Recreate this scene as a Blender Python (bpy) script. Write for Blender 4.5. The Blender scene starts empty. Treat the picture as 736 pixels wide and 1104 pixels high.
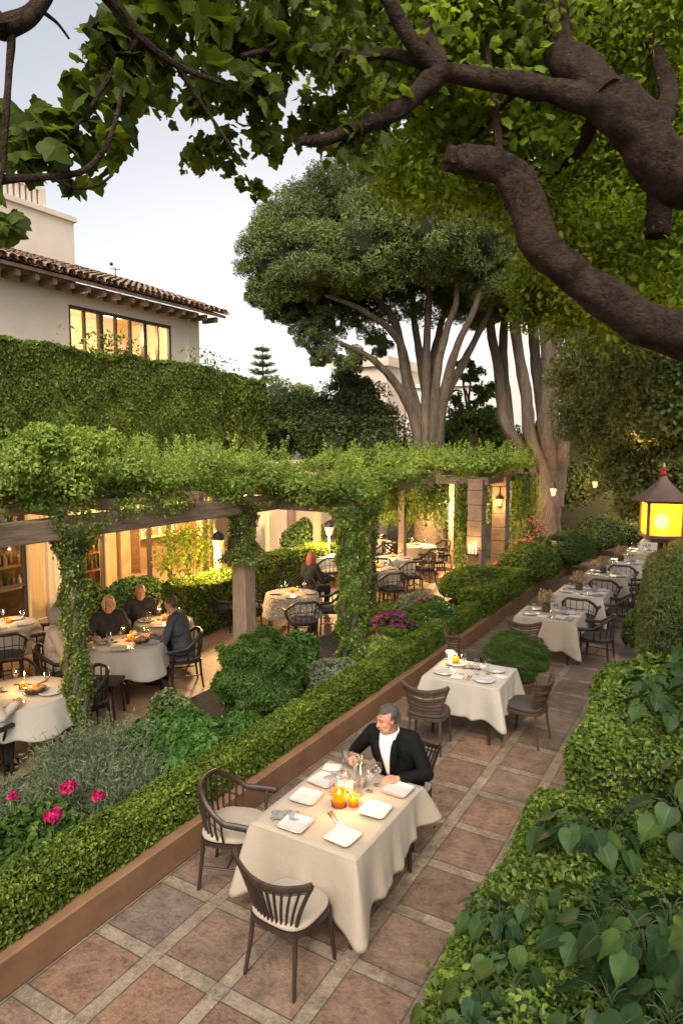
SKY_STR, SKY_SAT, SUN_STR, EXPOSURE, LAMP, GLOW = 0.145, 0.42, 1.5, 0.86, 2.8, 1.4
import bpy, math, random
import numpy as np
from mathutils import Vector, Matrix
random.seed(7); rng = np.random.default_rng(11)
S = bpy.context.scene; C = S.collection
R = math.radians; PI = math.pi

# ------------------------------------------------------------------ materials
def mat(name):
    m = bpy.data.materials.new(name); m.use_nodes = True
    nt = m.node_tree; nt.nodes.clear()
    out = nt.nodes.new('ShaderNodeOutputMaterial'); b = nt.nodes.new('ShaderNodeBsdfPrincipled')
    nt.links.new(b.outputs[0], out.inputs[0])
    return m, nt, b, out
def N(nt, t, **kw):
    n = nt.nodes.new('ShaderNode' + t)
    for k, v in kw.items(): setattr(n, k, v)
    return n
def ramp(nt, stops, fac=None, interp='LINEAR'):
    r = N(nt, 'ValToRGB'); r.color_ramp.interpolation = interp
    e = r.color_ramp.elements
    while len(e) < len(stops): e.new(0.5)
    for i, (p, c) in enumerate(stops):
        e[i].position = p; e[i].color = (c[0], c[1], c[2], 1)
    if fac is not None: nt.links.new(fac, r.inputs[0])
    return r
def noise(nt, scale, detail=4, rough=.6, vec=None):
    n = N(nt, 'TexNoise'); n.inputs['Scale'].default_value = scale
    n.inputs['Detail'].default_value = detail; n.inputs['Roughness'].default_value = rough
    if vec is not None: nt.links.new(vec, n.inputs['Vector'])
    return n
def coords(nt): return N(nt, 'TexCoord').outputs['Object']
def mathn(nt, op, a, b=None, clamp=False):
    m = N(nt, 'Math', operation=op); m.use_clamp = clamp
    for i, v in enumerate((a, b)):
        if v is None: continue
        if isinstance(v, (int, float)): m.inputs[i].default_value = v
        else: nt.links.new(v, m.inputs[i])
    return m.outputs[0]
def mixc(nt, fac, a, b, mode='MIX'):
    m = N(nt, 'MixRGB', blend_type=mode)
    for i, v in enumerate((fac, a, b)):
        if isinstance(v, (int, float)): m.inputs[i].default_value = v
        elif isinstance(v, tuple): m.inputs[i].default_value = (*v, 1)
        else: nt.links.new(v, m.inputs[i])
    return m.outputs[0]
def bump(nt, b, h, strength=.3, dist=.02):
    bp = N(nt, 'Bump'); bp.inputs['Strength'].default_value = strength; bp.inputs['Distance'].default_value = dist
    nt.links.new(h, bp.inputs['Height']); nt.links.new(bp.outputs[0], b.inputs['Normal'])
def surf(name, c1, c2=None, scale=6, rough=.6, metal=0, bs=.2, bd=.01, stretch=None, spec=.4, sheen=0):
    m, nt, b, out = mat(name)
    c2 = c2 or tuple(x * .75 for x in c1)
    co = coords(nt)
    if stretch:
        mp = N(nt, 'Mapping'); mp.inputs['Scale'].default_value = stretch
        nt.links.new(co, mp.inputs[0]); co = mp.outputs[0]
    n = noise(nt, scale, 6, .65, co)
    r = ramp(nt, [(.3, c2), (.7, c1)], n.outputs[0])
    nt.links.new(r.outputs[0], b.inputs['Base Color'])
    rr = mathn(nt, 'ADD', mathn(nt, 'MULTIPLY', n.outputs[0], .25), rough - .12)
    nt.links.new(rr, b.inputs['Roughness']); b.inputs['Metallic'].default_value = metal
    b.inputs['Specular IOR Level'].default_value = spec
    if sheen: b.inputs['Sheen Weight'].default_value = sheen
    if bs:
        n2 = noise(nt, scale * 6, 4, .6, co); bump(nt, b, n2.outputs[0], bs, bd)
    return m
def leaf(name, cols, rough=.5, trans=.35, spec=.25, var=1.2):
    m, nt, b, out = mat(name)
    cols = [(c[0] * 1.22, c[1] * 1.10, c[2] * .80) if c[1] > c[0] * 1.35 else c for c in cols]
    g = N(nt, 'NewGeometry'); k = len(cols) - 1
    r = ramp(nt, [(i / k, c) for i, c in enumerate(cols)], g.outputs['Random Per Island'])
    n = noise(nt, var, 2, .5, coords(nt))
    f = ramp(nt, [(.3, (.62, .66, .6)), (.7, (1.25, 1.22, 1.1))], n.outputs[0])
    c = mixc(nt, 1.0, r.outputs[0], f.outputs[0], 'MULTIPLY')
    nt.links.new(c, b.inputs['Base Color']); b.inputs['Roughness'].default_value = rough
    b.inputs['Specular IOR Level'].default_value = spec
    t = N(nt, 'BsdfTranslucent'); c2 = mixc(nt, 1.0, c, (1.3, 1.25, .6), 'MULTIPLY'); nt.links.new(c2, t.inputs[0])
    mx = N(nt, 'MixShader'); mx.inputs[0].default_value = trans
    nt.links.new(b.outputs[0], mx.inputs[1]); nt.links.new(t.outputs[0], mx.inputs[2]); nt.links.new(mx.outputs[0], out.inputs[0])
    return m
def glow(name, col, s):
    m, nt, b, out = mat(name)
    b.inputs['Base Color'].default_value = (col[0] * .15, col[1] * .15, col[2] * .15, 1); b.inputs['Emission Color'].default_value = (*col, 1)
    b.inputs['Emission Strength'].default_value = s
    return m
def glass(name, col=(.95, .97, .97), rough=.02, mixt=.75):
    m, nt, b, out = mat(name)
    tr = N(nt, 'BsdfTransparent'); tr.inputs[0].default_value = (*col, 1)
    gl = N(nt, 'BsdfGlossy'); gl.inputs['Roughness'].default_value = rough
    lw = N(nt, 'LayerWeight'); lw.inputs[0].default_value = .35
    f = mathn(nt, 'ADD', mathn(nt, 'MULTIPLY', lw.outputs['Facing'], .7), .06, True)
    mx = N(nt, 'MixShader'); nt.links.new(f, mx.inputs[0])
    nt.links.new(tr.outputs[0], mx.inputs[1]); nt.links.new(gl.outputs[0], mx.inputs[2]); nt.links.new(mx.outputs[0], out.inputs[0])
    return m

M = {}
M['hedge'] = leaf('box_hedge_leaf', [(.04, .075, .018), (.075, .135, .025), (.12, .195, .035), (.16, .245, .05)], var=2.0)
M['ivy'] = leaf('ivy_leaf', [(.045, .085, .024), (.075, .135, .036), (.115, .185, .048), (.16, .235, .065)], var=1.2)
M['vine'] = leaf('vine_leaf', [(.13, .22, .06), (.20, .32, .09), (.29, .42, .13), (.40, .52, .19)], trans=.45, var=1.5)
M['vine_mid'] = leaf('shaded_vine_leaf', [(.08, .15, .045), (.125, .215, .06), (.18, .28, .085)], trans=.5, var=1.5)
M['vine_dark'] = leaf('dry_vine_leaf', [(.06, .09, .035), (.09, .13, .045), (.13, .18, .06), (.17, .17, .07)], var=3)
M['pine'] = leaf('pine_needle', [(.06, .10, .045), (.10, .15, .065), (.14, .195, .085), (.19, .245, .11)], trans=.25, rough=.6, var=.5)
M['canopy'] = leaf('canopy_leaf', [(.08, .13, .02), (.14, .22, .03), (.21, .31, .04), (.31, .40, .07)], trans=.65, var=.9)
M['maple'] = leaf('maple_leaf', [(.03, .055, .01), (.05, .085, .014), (.075, .12, .02), (.12, .17, .03)], trans=.6, var=1)
M['dark'] = leaf('dark_evergreen_leaf', [(.03, .055, .024), (.055, .09, .036), (.085, .13, .05), (.12, .17, .065)], var=.8)
M['olive'] = leaf('olive_leaf', [(.09, .12, .035), (.14, .175, .055), (.19, .22, .075), (.25, .27, .11)], var=1)
M['grey'] = leaf('silver_herb_leaf', [(.14, .175, .12), (.2, .24, .17), (.28, .32, .24)], var=2)
M['herb'] = leaf('herb_leaf', [(.04, .10, .03), (.06, .15, .04), (.09, .2, .06)], var=2)
M['bush'] = leaf('bush_leaf', [(.035, .08, .025), (.06, .12, .03), (.09, .165, .045)], var=2)
M['big'] = leaf('broad_leaf', [(.014, .040, .020), (.022, .056, .026), (.033, .076, .03), (.055, .11, .03)], rough=.55, trans=.25, spec=.22, var=9)
M['vein'] = leaf('leaf_vein', [(.05, .09, .04), (.08, .13, .055)], trans=.2)
M['fore'] = leaf('ground_shrub_leaf', [(.04, .08, .02), (.07, .13, .028), (.11, .19, .04), (.16, .25, .06)], rough=.45, spec=.35, var=2.5)
M['varieg'] = leaf('pale_edged_leaf', [(.06, .11, .04), (.1, .16, .06), (.3, .33, .2)], var=2)
M['magenta'] = leaf('magenta_petal', [(.35, .008, .09), (.5, .015, .14), (.62, .04, .2)], trans=.3, var=4)
M['purple'] = leaf('purple_petal', [(.3, .03, .22), (.42, .05, .3), (.5, .1, .4)], trans=.3, var=4)
M['pink'] = leaf('pink_petal', [(.6, .12, .17), (.7, .25, .26), (.75, .4, .38)], trans=.3, var=4)
M['yellow'] = leaf('yellow_petal', [(.7, .4, .05), (.8, .5, .08)], var=4)
M['whitefl'] = leaf('white_petal', [(.7, .7, .62), (.8, .78, .7)], var=4)
M['twig'] = surf('hedge_twigs', (.035, .04, .018), (.02, .022, .012), 30, .9)
M['dryfl'] = leaf('dried_flower', [(.3, .22, .14), (.45, .34, .22), (.55, .45, .33)], var=4)
M['deadleaf'] = leaf('dead_leaf', [(.4, .25, .09), (.5, .33, .12)], var=4)

def bark(name, c1, c2, scale=5, st=(1, 1, .25), vs=16, bd=.02):
    m, nt, b, out = mat(name)
    mp = N(nt, 'Mapping'); mp.inputs['Scale'].default_value = st; nt.links.new(coords(nt), mp.inputs[0])
    n = noise(nt, scale, 8, .7, mp.outputs[0]); n.inputs['Distortion'].default_value = .8; fine = noise(nt, vs * 1.1, 8, .72, mp.outputs[0]); fine.inputs['Distortion'].default_value = 1.6
    wv = N(nt, 'VectorMath', operation='SCALE'); wn_ = noise(nt, vs * .5, 4, .6, mp.outputs[0]); nt.links.new(wn_.outputs['Color'], wv.inputs[0]); wv.inputs['Scale'].default_value = 2.2 / vs
    ad = N(nt, 'VectorMath', operation='ADD'); nt.links.new(mp.outputs[0], ad.inputs[0]); nt.links.new(wv.outputs[0], ad.inputs[1])
    v = N(nt, 'TexVoronoi', feature='DISTANCE_TO_EDGE'); v.inputs['Scale'].default_value = vs; nt.links.new(ad.outputs[0], v.inputs['Vector'])
    crack = ramp(nt, [(0, (.0, .0, .0)), (.22, (1, 1, 1))], v.outputs['Distance'])
    r = ramp(nt, [(.40, c2), (.5, tuple((a + d) / 2 for a, d in zip(c1, c2))), (.62, c1)], mathn(nt, 'ADD', mathn(nt, 'MULTIPLY', n.outputs[0], .55), mathn(nt, 'MULTIPLY', fine.outputs[0], .45)))
    c = mixc(nt, mathn(nt, 'MULTIPLY', mathn(nt, 'SUBTRACT', 1, crack.outputs[0]), .12), r.outputs[0], tuple(x * .5 for x in c2))
    nt.links.new(c, b.inputs['Base Color']); b.inputs['Roughness'].default_value = .9; b.inputs['Specular IOR Level'].default_value = .15
    h = mathn(nt, 'ADD', mathn(nt, 'MULTIPLY', crack.outputs[0], .12), mathn(nt, 'MULTIPLY', fine.outputs[0], 1.0)); bump(nt, b, h, 1.0, bd)
    return m
M['bark_big'] = bark('rough_dark_bark', (.12, .078, .055), (.022, .014, .011), 5, (1, 1, 1), 17, .11)
M['bark_grey'] = bark('grey_brown_bark', (.25, .20, .155), (.12, .09, .068), 3, (1, 1, .25), 9, .09)
M['bark_vine'] = bark('old_vine_wood', (.2, .16, .12), (.07, .055, .04), 9)
M['stalk'] = surf('green_stalk', (.035, .06, .02), None, 20, .7); M['twigwood'] = surf('twig_wood', (.13, .085, .06), None, 20, .8)
M['beam'] = surf('weathered_beam', (.36, .26, .18), (.15, .105, .075), 5, .8, bs=.5, bd=.02, stretch=(6, .5, 6))
M['post'] = surf('weathered_post', (.40, .28, .19), (.20, .14, .10), 5, .8, bs=.5, bd=.02, stretch=(6, 6, .6))
M['stucco'] = surf('cream_stucco', (.76, .66, .54), (.68, .585, .475), 1.6, .9, bs=.15)
M['stucco2'] = surf('warm_stucco', (.70, .58, .47), (.6, .49, .39), 1.4, .9, bs=.15)
M['white'] = surf('white_stucco', (.78, .75, .72), (.68, .65, .62), .9, .9, bs=.1)
M['inner'] = surf('interior_plaster', (.62, .48, .30), (.5, .38, .23), 2, .8, bs=.05)
M['gold'] = surf('ochre_column_paint', (.58, .38, .16), (.46, .30, .12), 3, .5, bs=.05, stretch=(5, 5, .5))
M['curtain'] = surf('curtain_cloth', (.75, .64, .46), (.62, .52, .36), 5, .8, bs=.2, stretch=(8, 8, .3))
M['frame'] = surf('dark_window_frame', (.06, .045, .035), None, 10, .45, bs=.05)
M['metal'] = surf('black_iron', (.03, .027, .025), None, 14, .45, .3, bs=.1)
M['bronze'] = surf('aged_bronze', (.15, .095, .065), (.08, .055, .04), 9, .5, .4, bs=.1)
M['tile'] = surf('clay_roof_tile', (.40, .27, .19), (.17, .12, .09), 4, .85, bs=.4)
M['rafter'] = surf('rafter_wood', (.30, .2, .14), (.16, .11, .08), 6, .8, bs=.3)
M['planter'] = surf('terracotta_render', (.25, .135, .068), (.16, .085, .045), 3, .85, bs=.25, bd=.006)
M['soil'] = surf('soil', (.055, .04, .028), (.025, .018, .013), 12, .95, bs=.8, bd=.03)
M['wood'] = surf('dark_chair_wood', (.045, .025, .017), (.018, .011, .008), 7, .42, bs=.15, stretch=(3, 3, .6), spec=.5)
M['wood2'] = surf('black_chair_wood', (.026, .018, .014), (.014, .010, .008), 9, .45, bs=.1, spec=.5)
M['rattan'] = surf('brown_rattan', (.10, .06, .038), (.04, .025, .017), 26, .55, bs=.5)
M['cushion'] = surf('beige_seat_cushion', (.40, .33, .26), (.32, .26, .2), 9, .9, bs=.2, sheen=.2)
M['cushiond'] = surf('dark_seat_cushion', (.06, .05, .045), None, 14, .85, bs=.2)
M['tabletop'] = surf('table_wood', (.16, .10, .06), None, 6, .5, stretch=(1, 6, 6))
M['plate'] = surf('white_porcelain', (.50, .50, .50), (.45, .45, .45), 4, .2, bs=0, spec=.6)
M['plateedge'] = surf('brown_glazed_rim', (.42, .27, .19), (.3, .19, .14), 12, .4, bs=.05)
M['linen'] = surf('white_linen', (.62, .59, .55), (.56, .53, .49), 8, .9, bs=.2, bd=.004)
M['napkin'] = surf('grey_napkin', (.28, .27, .26), (.15, .145, .14), 14, .9, bs=.3)
M['silver'] = surf('cutlery_steel', (.55, .54, .52), None, 12, .25, 1, bs=0)
M['glass'] = glass('clear_glass'); M['pane'] = glass('window_pane', (.96, .95, .9))
M['food'] = surf('bread_crust', (.5, .27, .09), (.33, .15, .04), 22, .7, bs=.5)
M['skin'] = surf('skin', (.42, .22, .15), (.35, .175, .12), 9, .55, bs=.05, spec=.35)
M['hairgrey'] = surf('grey_brown_hair', (.10, .085, .075), (.045, .038, .033), 40, .6, bs=.6, stretch=(6, 1, 1))
M['hairwhite'] = surf('silver_hair', (.42, .36, .29), (.25, .2, .16), 40, .6, bs=.6)
M['hairblond'] = surf('blond_hair', (.56, .38, .18), (.38, .24, .1), 40, .6, bs=.6)
M['hairred'] = surf('red_hair', (.38, .12, .045), (.22, .07, .03), 40, .6, bs=.6)
M['hairbrown'] = surf('brown_hair', (.09, .05, .03), None, 40, .6, bs=.6)
M['suit'] = surf('charcoal_wool', (.0095, .0095, .009), (.005, .005, .005), 9, .9, bs=.5, bd=.03, spec=.12, stretch=(1, 1, .5))
M['suit2'] = surf('grey_wool', (.075, .08, .085), (.05, .054, .058), 9, .85, bs=.5, bd=.03, spec=.15)
M['shirt'] = surf('white_shirt', (.78, .77, .76), (.72, .71, .71), 10, .85, bs=.15)
M['knit'] = surf('cream_knit', (.66, .56, .45), (.55, .45, .35), 40, .9, bs=.5)
M['black'] = surf('black_cloth', (.02, .02, .022), None, 20, .9, bs=.2)
M['shoe'] = surf('black_leather', (.02, .016, .014), None, 14, .35, bs=.1)
M['eye'] = surf('eye_white', (.28, .25, .22), None, 5, .2, bs=0); M['iris'] = surf('dark_iris', (.03, .02, .015), None, 5, .2, bs=0)
M['lip'] = surf('lips', (.42, .17, .14), None, 9, .5, bs=0)
M['redpaint'] = surf('red_finial_paint', (.5, .03, .02), None, 6, .4, bs=0)
M['roofmetal'] = surf('lantern_roof_copper', (.2, .125, .1), (.12, .08, .065), 7, .55, .3, bs=.1)
M['pot'] = surf('white_ceramic', (.72, .7, .66), (.6, .58, .54), 5, .5, bs=.05)
M['stone'] = None
M['bulb'] = glow('warm_bulb', (1, .55, .18), 12); M['flame'] = glow('candle_flame', (1, .42, .08), 14)
M['shade'] = glow('lit_lamp_glass', (1, .42, .09), 1.5); M['bulb_hot'] = glow('lantern_bulb', (1, .7, .3), 40)
M['wax'] = surf('candle_wax', (.75, .62, .42), None, 6, .6, bs=0)

def bottle_mat(name, c):
    m, nt, b, out = mat(name); b.inputs['Base Color'].default_value = (*c, 1); b.inputs['Roughness'].default_value = .12
    n = noise(nt, 12, 2, .5, coords(nt)); r = ramp(nt, [(.3, tuple(x * .7 for x in c)), (.7, c)], n.outputs[0]); nt.links.new(r.outputs[0], b.inputs['Base Color'])
    b.inputs['Specular IOR Level'].default_value = .8; return m
M['bottle_amber'] = bottle_mat('amber_bottle', (.3, .11, .02)); M['bottle_green'] = bottle_mat('green_bottle', (.03, .09, .03)); M['bottle_clear'] = bottle_mat('pale_bottle', (.45, .42, .34))

# amber translucent lantern glass
def amber(name, col, tr=.85):
    m, nt, b, out = mat(name)
    n = noise(nt, 9, 4, .6, coords(nt)); r = ramp(nt, [(.3, tuple(x * .8 for x in col)), (.7, col)], n.outputs[0])
    t = N(nt, 'BsdfTranslucent'); nt.links.new(r.outputs[0], t.inputs[0]); nt.links.new(r.outputs[0], b.inputs['Base Color']); b.inputs['Roughness'].default_value = .3
    mx = N(nt, 'MixShader'); mx.inputs[0].default_value = tr; nt.links.new(b.outputs[0], mx.inputs[1]); nt.links.new(t.outputs[0], mx.inputs[2])
    tp = N(nt, 'BsdfTransparent'); tp.inputs[0].default_value = (1, .62, .16, 1); m2 = N(nt, 'MixShader'); m2.inputs[0].default_value = .14; nt.links.new(mx.outputs[0], m2.inputs[1]); nt.links.new(tp.outputs[0], m2.inputs[2]); nt.links.new(m2.outputs[0], out.inputs[0])
    return m
M['amber'] = amber('amber_lantern_glass', (1.0, .30, .02)); M['ambercup'] = amber('amber_votive_glass', (1.0, .33, .03), .8)

# tablecloth: fabric with soft creases
def cloth_mat(name, c):
    m, nt, b, out = mat(name); co = coords(nt)
    n = noise(nt, 3.5, 5, .55, co); r = ramp(nt, [(.3, tuple(x * .93 for x in c)), (.7, c)], n.outputs[0]); nt.links.new(r.outputs[0], b.inputs['Base Color'])
    b.inputs['Roughness'].default_value = .9; b.inputs['Specular IOR Level'].default_value = .15; b.inputs['Sheen Weight'].default_value = .15
    w = noise(nt, 320, 2, .5, co); sx = N(nt, 'SeparateXYZ'); nt.links.new(co, sx.inputs[0]); cr = []
    for ax, sp in (('X', .31), ('Y', .29)):                      # ironed fold lines
        d_ = mathn(nt, 'ABSOLUTE', mathn(nt, 'SUBTRACT', mathn(nt, 'FRACT', mathn(nt, 'ADD', mathn(nt, 'DIVIDE', sx.outputs[ax], sp), 10.5)), .5)); cr.append(mathn(nt, 'MULTIPLY', mathn(nt, 'SUBTRACT', 1, mathn(nt, 'MULTIPLY', d_, 60), True), .12))
    wr = noise(nt, 14, 3, .6, co)
    h = mathn(nt, 'ADD', mathn(nt, 'ADD', n.outputs[0], mathn(nt, 'ADD', cr[0], cr[1])), mathn(nt, 'ADD', mathn(nt, 'MULTIPLY', wr.outputs[0], .22), mathn(nt, 'MULTIPLY', w.outputs[0], .05))); bump(nt, b, h, .5, .022)
    t = N(nt, 'BsdfTranslucent'); t.inputs[0].default_value = (*c, 1); mx = N(nt, 'MixShader'); mx.inputs[0].default_value = .12
    nt.links.new(b.outputs[0], mx.inputs[1]); nt.links.new(t.outputs[0], mx.inputs[2]); nt.links.new(mx.outputs[0], out.inputs[0])
    return m
M['cloth'] = cloth_mat('ivory_tablecloth', (.44, .37, .285)); M['cloth2'] = cloth_mat('white_tablecloth', (.50, .45, .385))
def lace():
    m, nt, b, out = mat('lace_tablecloth'); co = coords(nt)
    v = N(nt, 'TexVoronoi'); v.inputs['Scale'].default_value = 26; nt.links.new(co, v.inputs['Vector'])
    r = ramp(nt, [(.2, (.74, .68, .58)), (.5, (.34, .28, .21))], v.outputs[0]); nt.links.new(r.outputs[0], b.inputs['Base Color']); b.inputs['Roughness'].default_value = .9
    bump(nt, b, v.outputs[0], .4, .01); return m
M['lace'] = lace()

# walkway paving: square slabs between pale strips
def paving():
    m, nt, b, out = mat('slab_paving'); co = coords(nt)
    sx = N(nt, 'SeparateXYZ'); nt.links.new(co, sx.inputs[0])
    wob = noise(nt, 3.0, 3, .5, co)
    masks = []; cells = []; joints = []
    for ax, off, per in (('X', 3.35 + 60, .60), ('Y', -3.07 + 66, .66)):
        a = mathn(nt, 'ADD', sx.outputs[ax], off + per / 2); a = mathn(nt, 'ADD', a, mathn(nt, 'MULTIPLY', mathn(nt, 'SUBTRACT', wob.outputs[0], .5), .012))
        q = mathn(nt, 'DIVIDE', a, per); cells.append(mathn(nt, 'FLOOR', q))
        d = mathn(nt, 'ABSOLUTE', mathn(nt, 'SUBTRACT', mathn(nt, 'FRACT', q), .5)); d = mathn(nt, 'MULTIPLY', d, per)   # metres from strip centre
        masks.append(mathn(nt, 'LESS_THAN', d, .055)); joints.append(mathn(nt, 'LESS_THAN', mathn(nt, 'ABSOLUTE', mathn(nt, 'SUBTRACT', d, .058)), .005))
    strip = mathn(nt, 'MAXIMUM', masks[0], masks[1])
    # joints of a strip are hidden where the other strip runs through, save every second crossing
    joint = mathn(nt, 'MAXIMUM', mathn(nt, 'MULTIPLY', joints[0], mathn(nt, 'SUBTRACT', 1, mathn(nt, 'MULTIPLY', masks[1], .35))), mathn(nt, 'MULTIPLY', joints[1], mathn(nt, 'SUBTRACT', 1, mathn(nt, 'MULTIPLY', masks[0], .8))))
    cv = N(nt, 'CombineXYZ'); nt.links.new(cells[0], cv.inputs[0]); nt.links.new(cells[1], cv.inputs[1])
    # slab cell ids are offset by half a period
    wn = N(nt, 'TexWhiteNoise', noise_dimensions='2D')
    ca = []
    for ax, off, per in (('X', 3.35 + 60, .60), ('Y', -3.07 + 66, .66)):
        ca.append(mathn(nt, 'FLOOR', mathn(nt, 'DIVIDE', mathn(nt, 'ADD', sx.outputs[ax], off), per)))
    cv2 = N(nt, 'CombineXYZ'); nt.links.new(ca[0], cv2.inputs[0]); nt.links.new(ca[1], cv2.inputs[1]); nt.links.new(cv2.outputs[0], wn.inputs['Vector'])
    slab = ramp(nt, [(0, (.15, .11, .083)), (.25, (.225, .135, .09)), (.45, (.195, .14, .105)), (.65, (.26, .16, .108)), (.85, (.18, .14, .112)), (1, (.24, .165, .12))], wn.outputs['Value'])
    wn3 = N(nt, 'TexWhiteNoise', noise_dimensions='2D'); nt.links.new(cv.outputs[0], wn3.inputs['Vector'])
    stc = ramp(nt, [(0, (.21, .17, .125)), (1, (.30, .245, .18))], wn3.outputs['Value'])
    n1 = noise(nt, 7, 8, .7, co); n2 = noise(nt, 1.3, 4, .6, co); n3 = noise(nt, 60, 3, .6, co)
    c = mixc(nt, strip, slab.outputs[0], stc.outputs[0])
    f1 = ramp(nt, [(.3, (.5, .48, .46)), (.5, (1, 1, 1)), (.72, (1.45, 1.42, 1.36))], n1.outputs[0]); c = mixc(nt, .85, c, f1.outputs[0], 'MULTIPLY')
    f2 = ramp(nt, [(.3, (.62, .63, .66)), (.7, (1.2, 1.15, 1.1))], n2.outputs[0]); c = mixc(nt, .8, c, f2.outputs[0], 'MULTIPLY')
    n4 = noise(nt, 28, 6, .7, co); f4 = ramp(nt, [(.32, (.6, .58, .56)), (.5, (1, 1, 1)), (.7, (1.35, 1.3, 1.25))], n4.outputs[0]); c = mixc(nt, .5, c, f4.outputs[0], 'MULTIPLY')
    c = mixc(nt, mathn(nt, 'MULTIPLY', joint, .8), c, (.055, .045, .038))
    nt.links.new(c, b.inputs['Base Color'])
    rr = mathn(nt, 'ADD', mathn(nt, 'MULTIPLY', n1.outputs[0], .5), .22); nt.links.new(rr, b.inputs['Roughness']); b.inputs['Specular IOR Level'].default_value = .35
    h = mathn(nt, 'SUBTRACT', mathn(nt, 'ADD', mathn(nt, 'MULTIPLY', n1.outputs[0], .5), mathn(nt, 'ADD', mathn(nt, 'MULTIPLY', n4.outputs[0], .5), mathn(nt, 'MULTIPLY', n3.outputs[0], .15))), mathn(nt, 'MULTIPLY', joint, .9)); bump(nt, b, h, .8, .02)
    return m
M['paving'] = paving()
def terrace_mat():
    m, nt, b, out = mat('terrace_stone'); co = coords(nt)
    br = N(nt, 'TexBrick'); br.offset = .5; br.inputs['Scale'].default_value = 1.0; br.inputs['Brick Width'].default_value = .8; br.inputs['Row Height'].default_value = .5
    br.inputs['Mortar Size'].default_value = .006; br.inputs['Color1'].default_value = (.33, .205, .12, 1); br.inputs['Color2'].default_value = (.40, .255, .155, 1); br.inputs['Mortar'].default_value = (.16, .11, .075, 1)
    nt.links.new(co, br.inputs['Vector'])
    n = noise(nt, 2.5, 6, .65, co); f = ramp(nt, [(.3, (.7, .68, .66)), (.7, (1.15, 1.12, 1.1))], n.outputs[0])
    c = mixc(nt, .9, br.outputs[0], f.outputs[0], 'MULTIPLY'); nt.links.new(c, b.inputs['Base Color']); b.inputs['Roughness'].default_value = .6
    n2 = noise(nt, 18, 4, .6, co); bump(nt, b, n2.outputs[0], .25, .01); return m
M['terrace'] = terrace_mat()
def stone_mat():
    m, nt, b, out = mat('stone_block'); co = coords(nt)
    n = noise(nt, 5, 7, .7, co); r = ramp(nt, [(.25, (.15, .105, .07)), (.55, (.28, .195, .13)), (.8, (.36, .26, .18))], n.outputs[0]); nt.links.new(r.outputs[0], b.inputs['Base Color']); b.inputs['Roughness'].default_value = .9
    bump(nt, b, n.outputs[0], .6, .03); return m
M['stone'] = stone_mat()
M['ground'] = surf('earth_ground', (.10, .085, .06), (.06, .055, .035), .8, .95, bs=.4)

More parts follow.
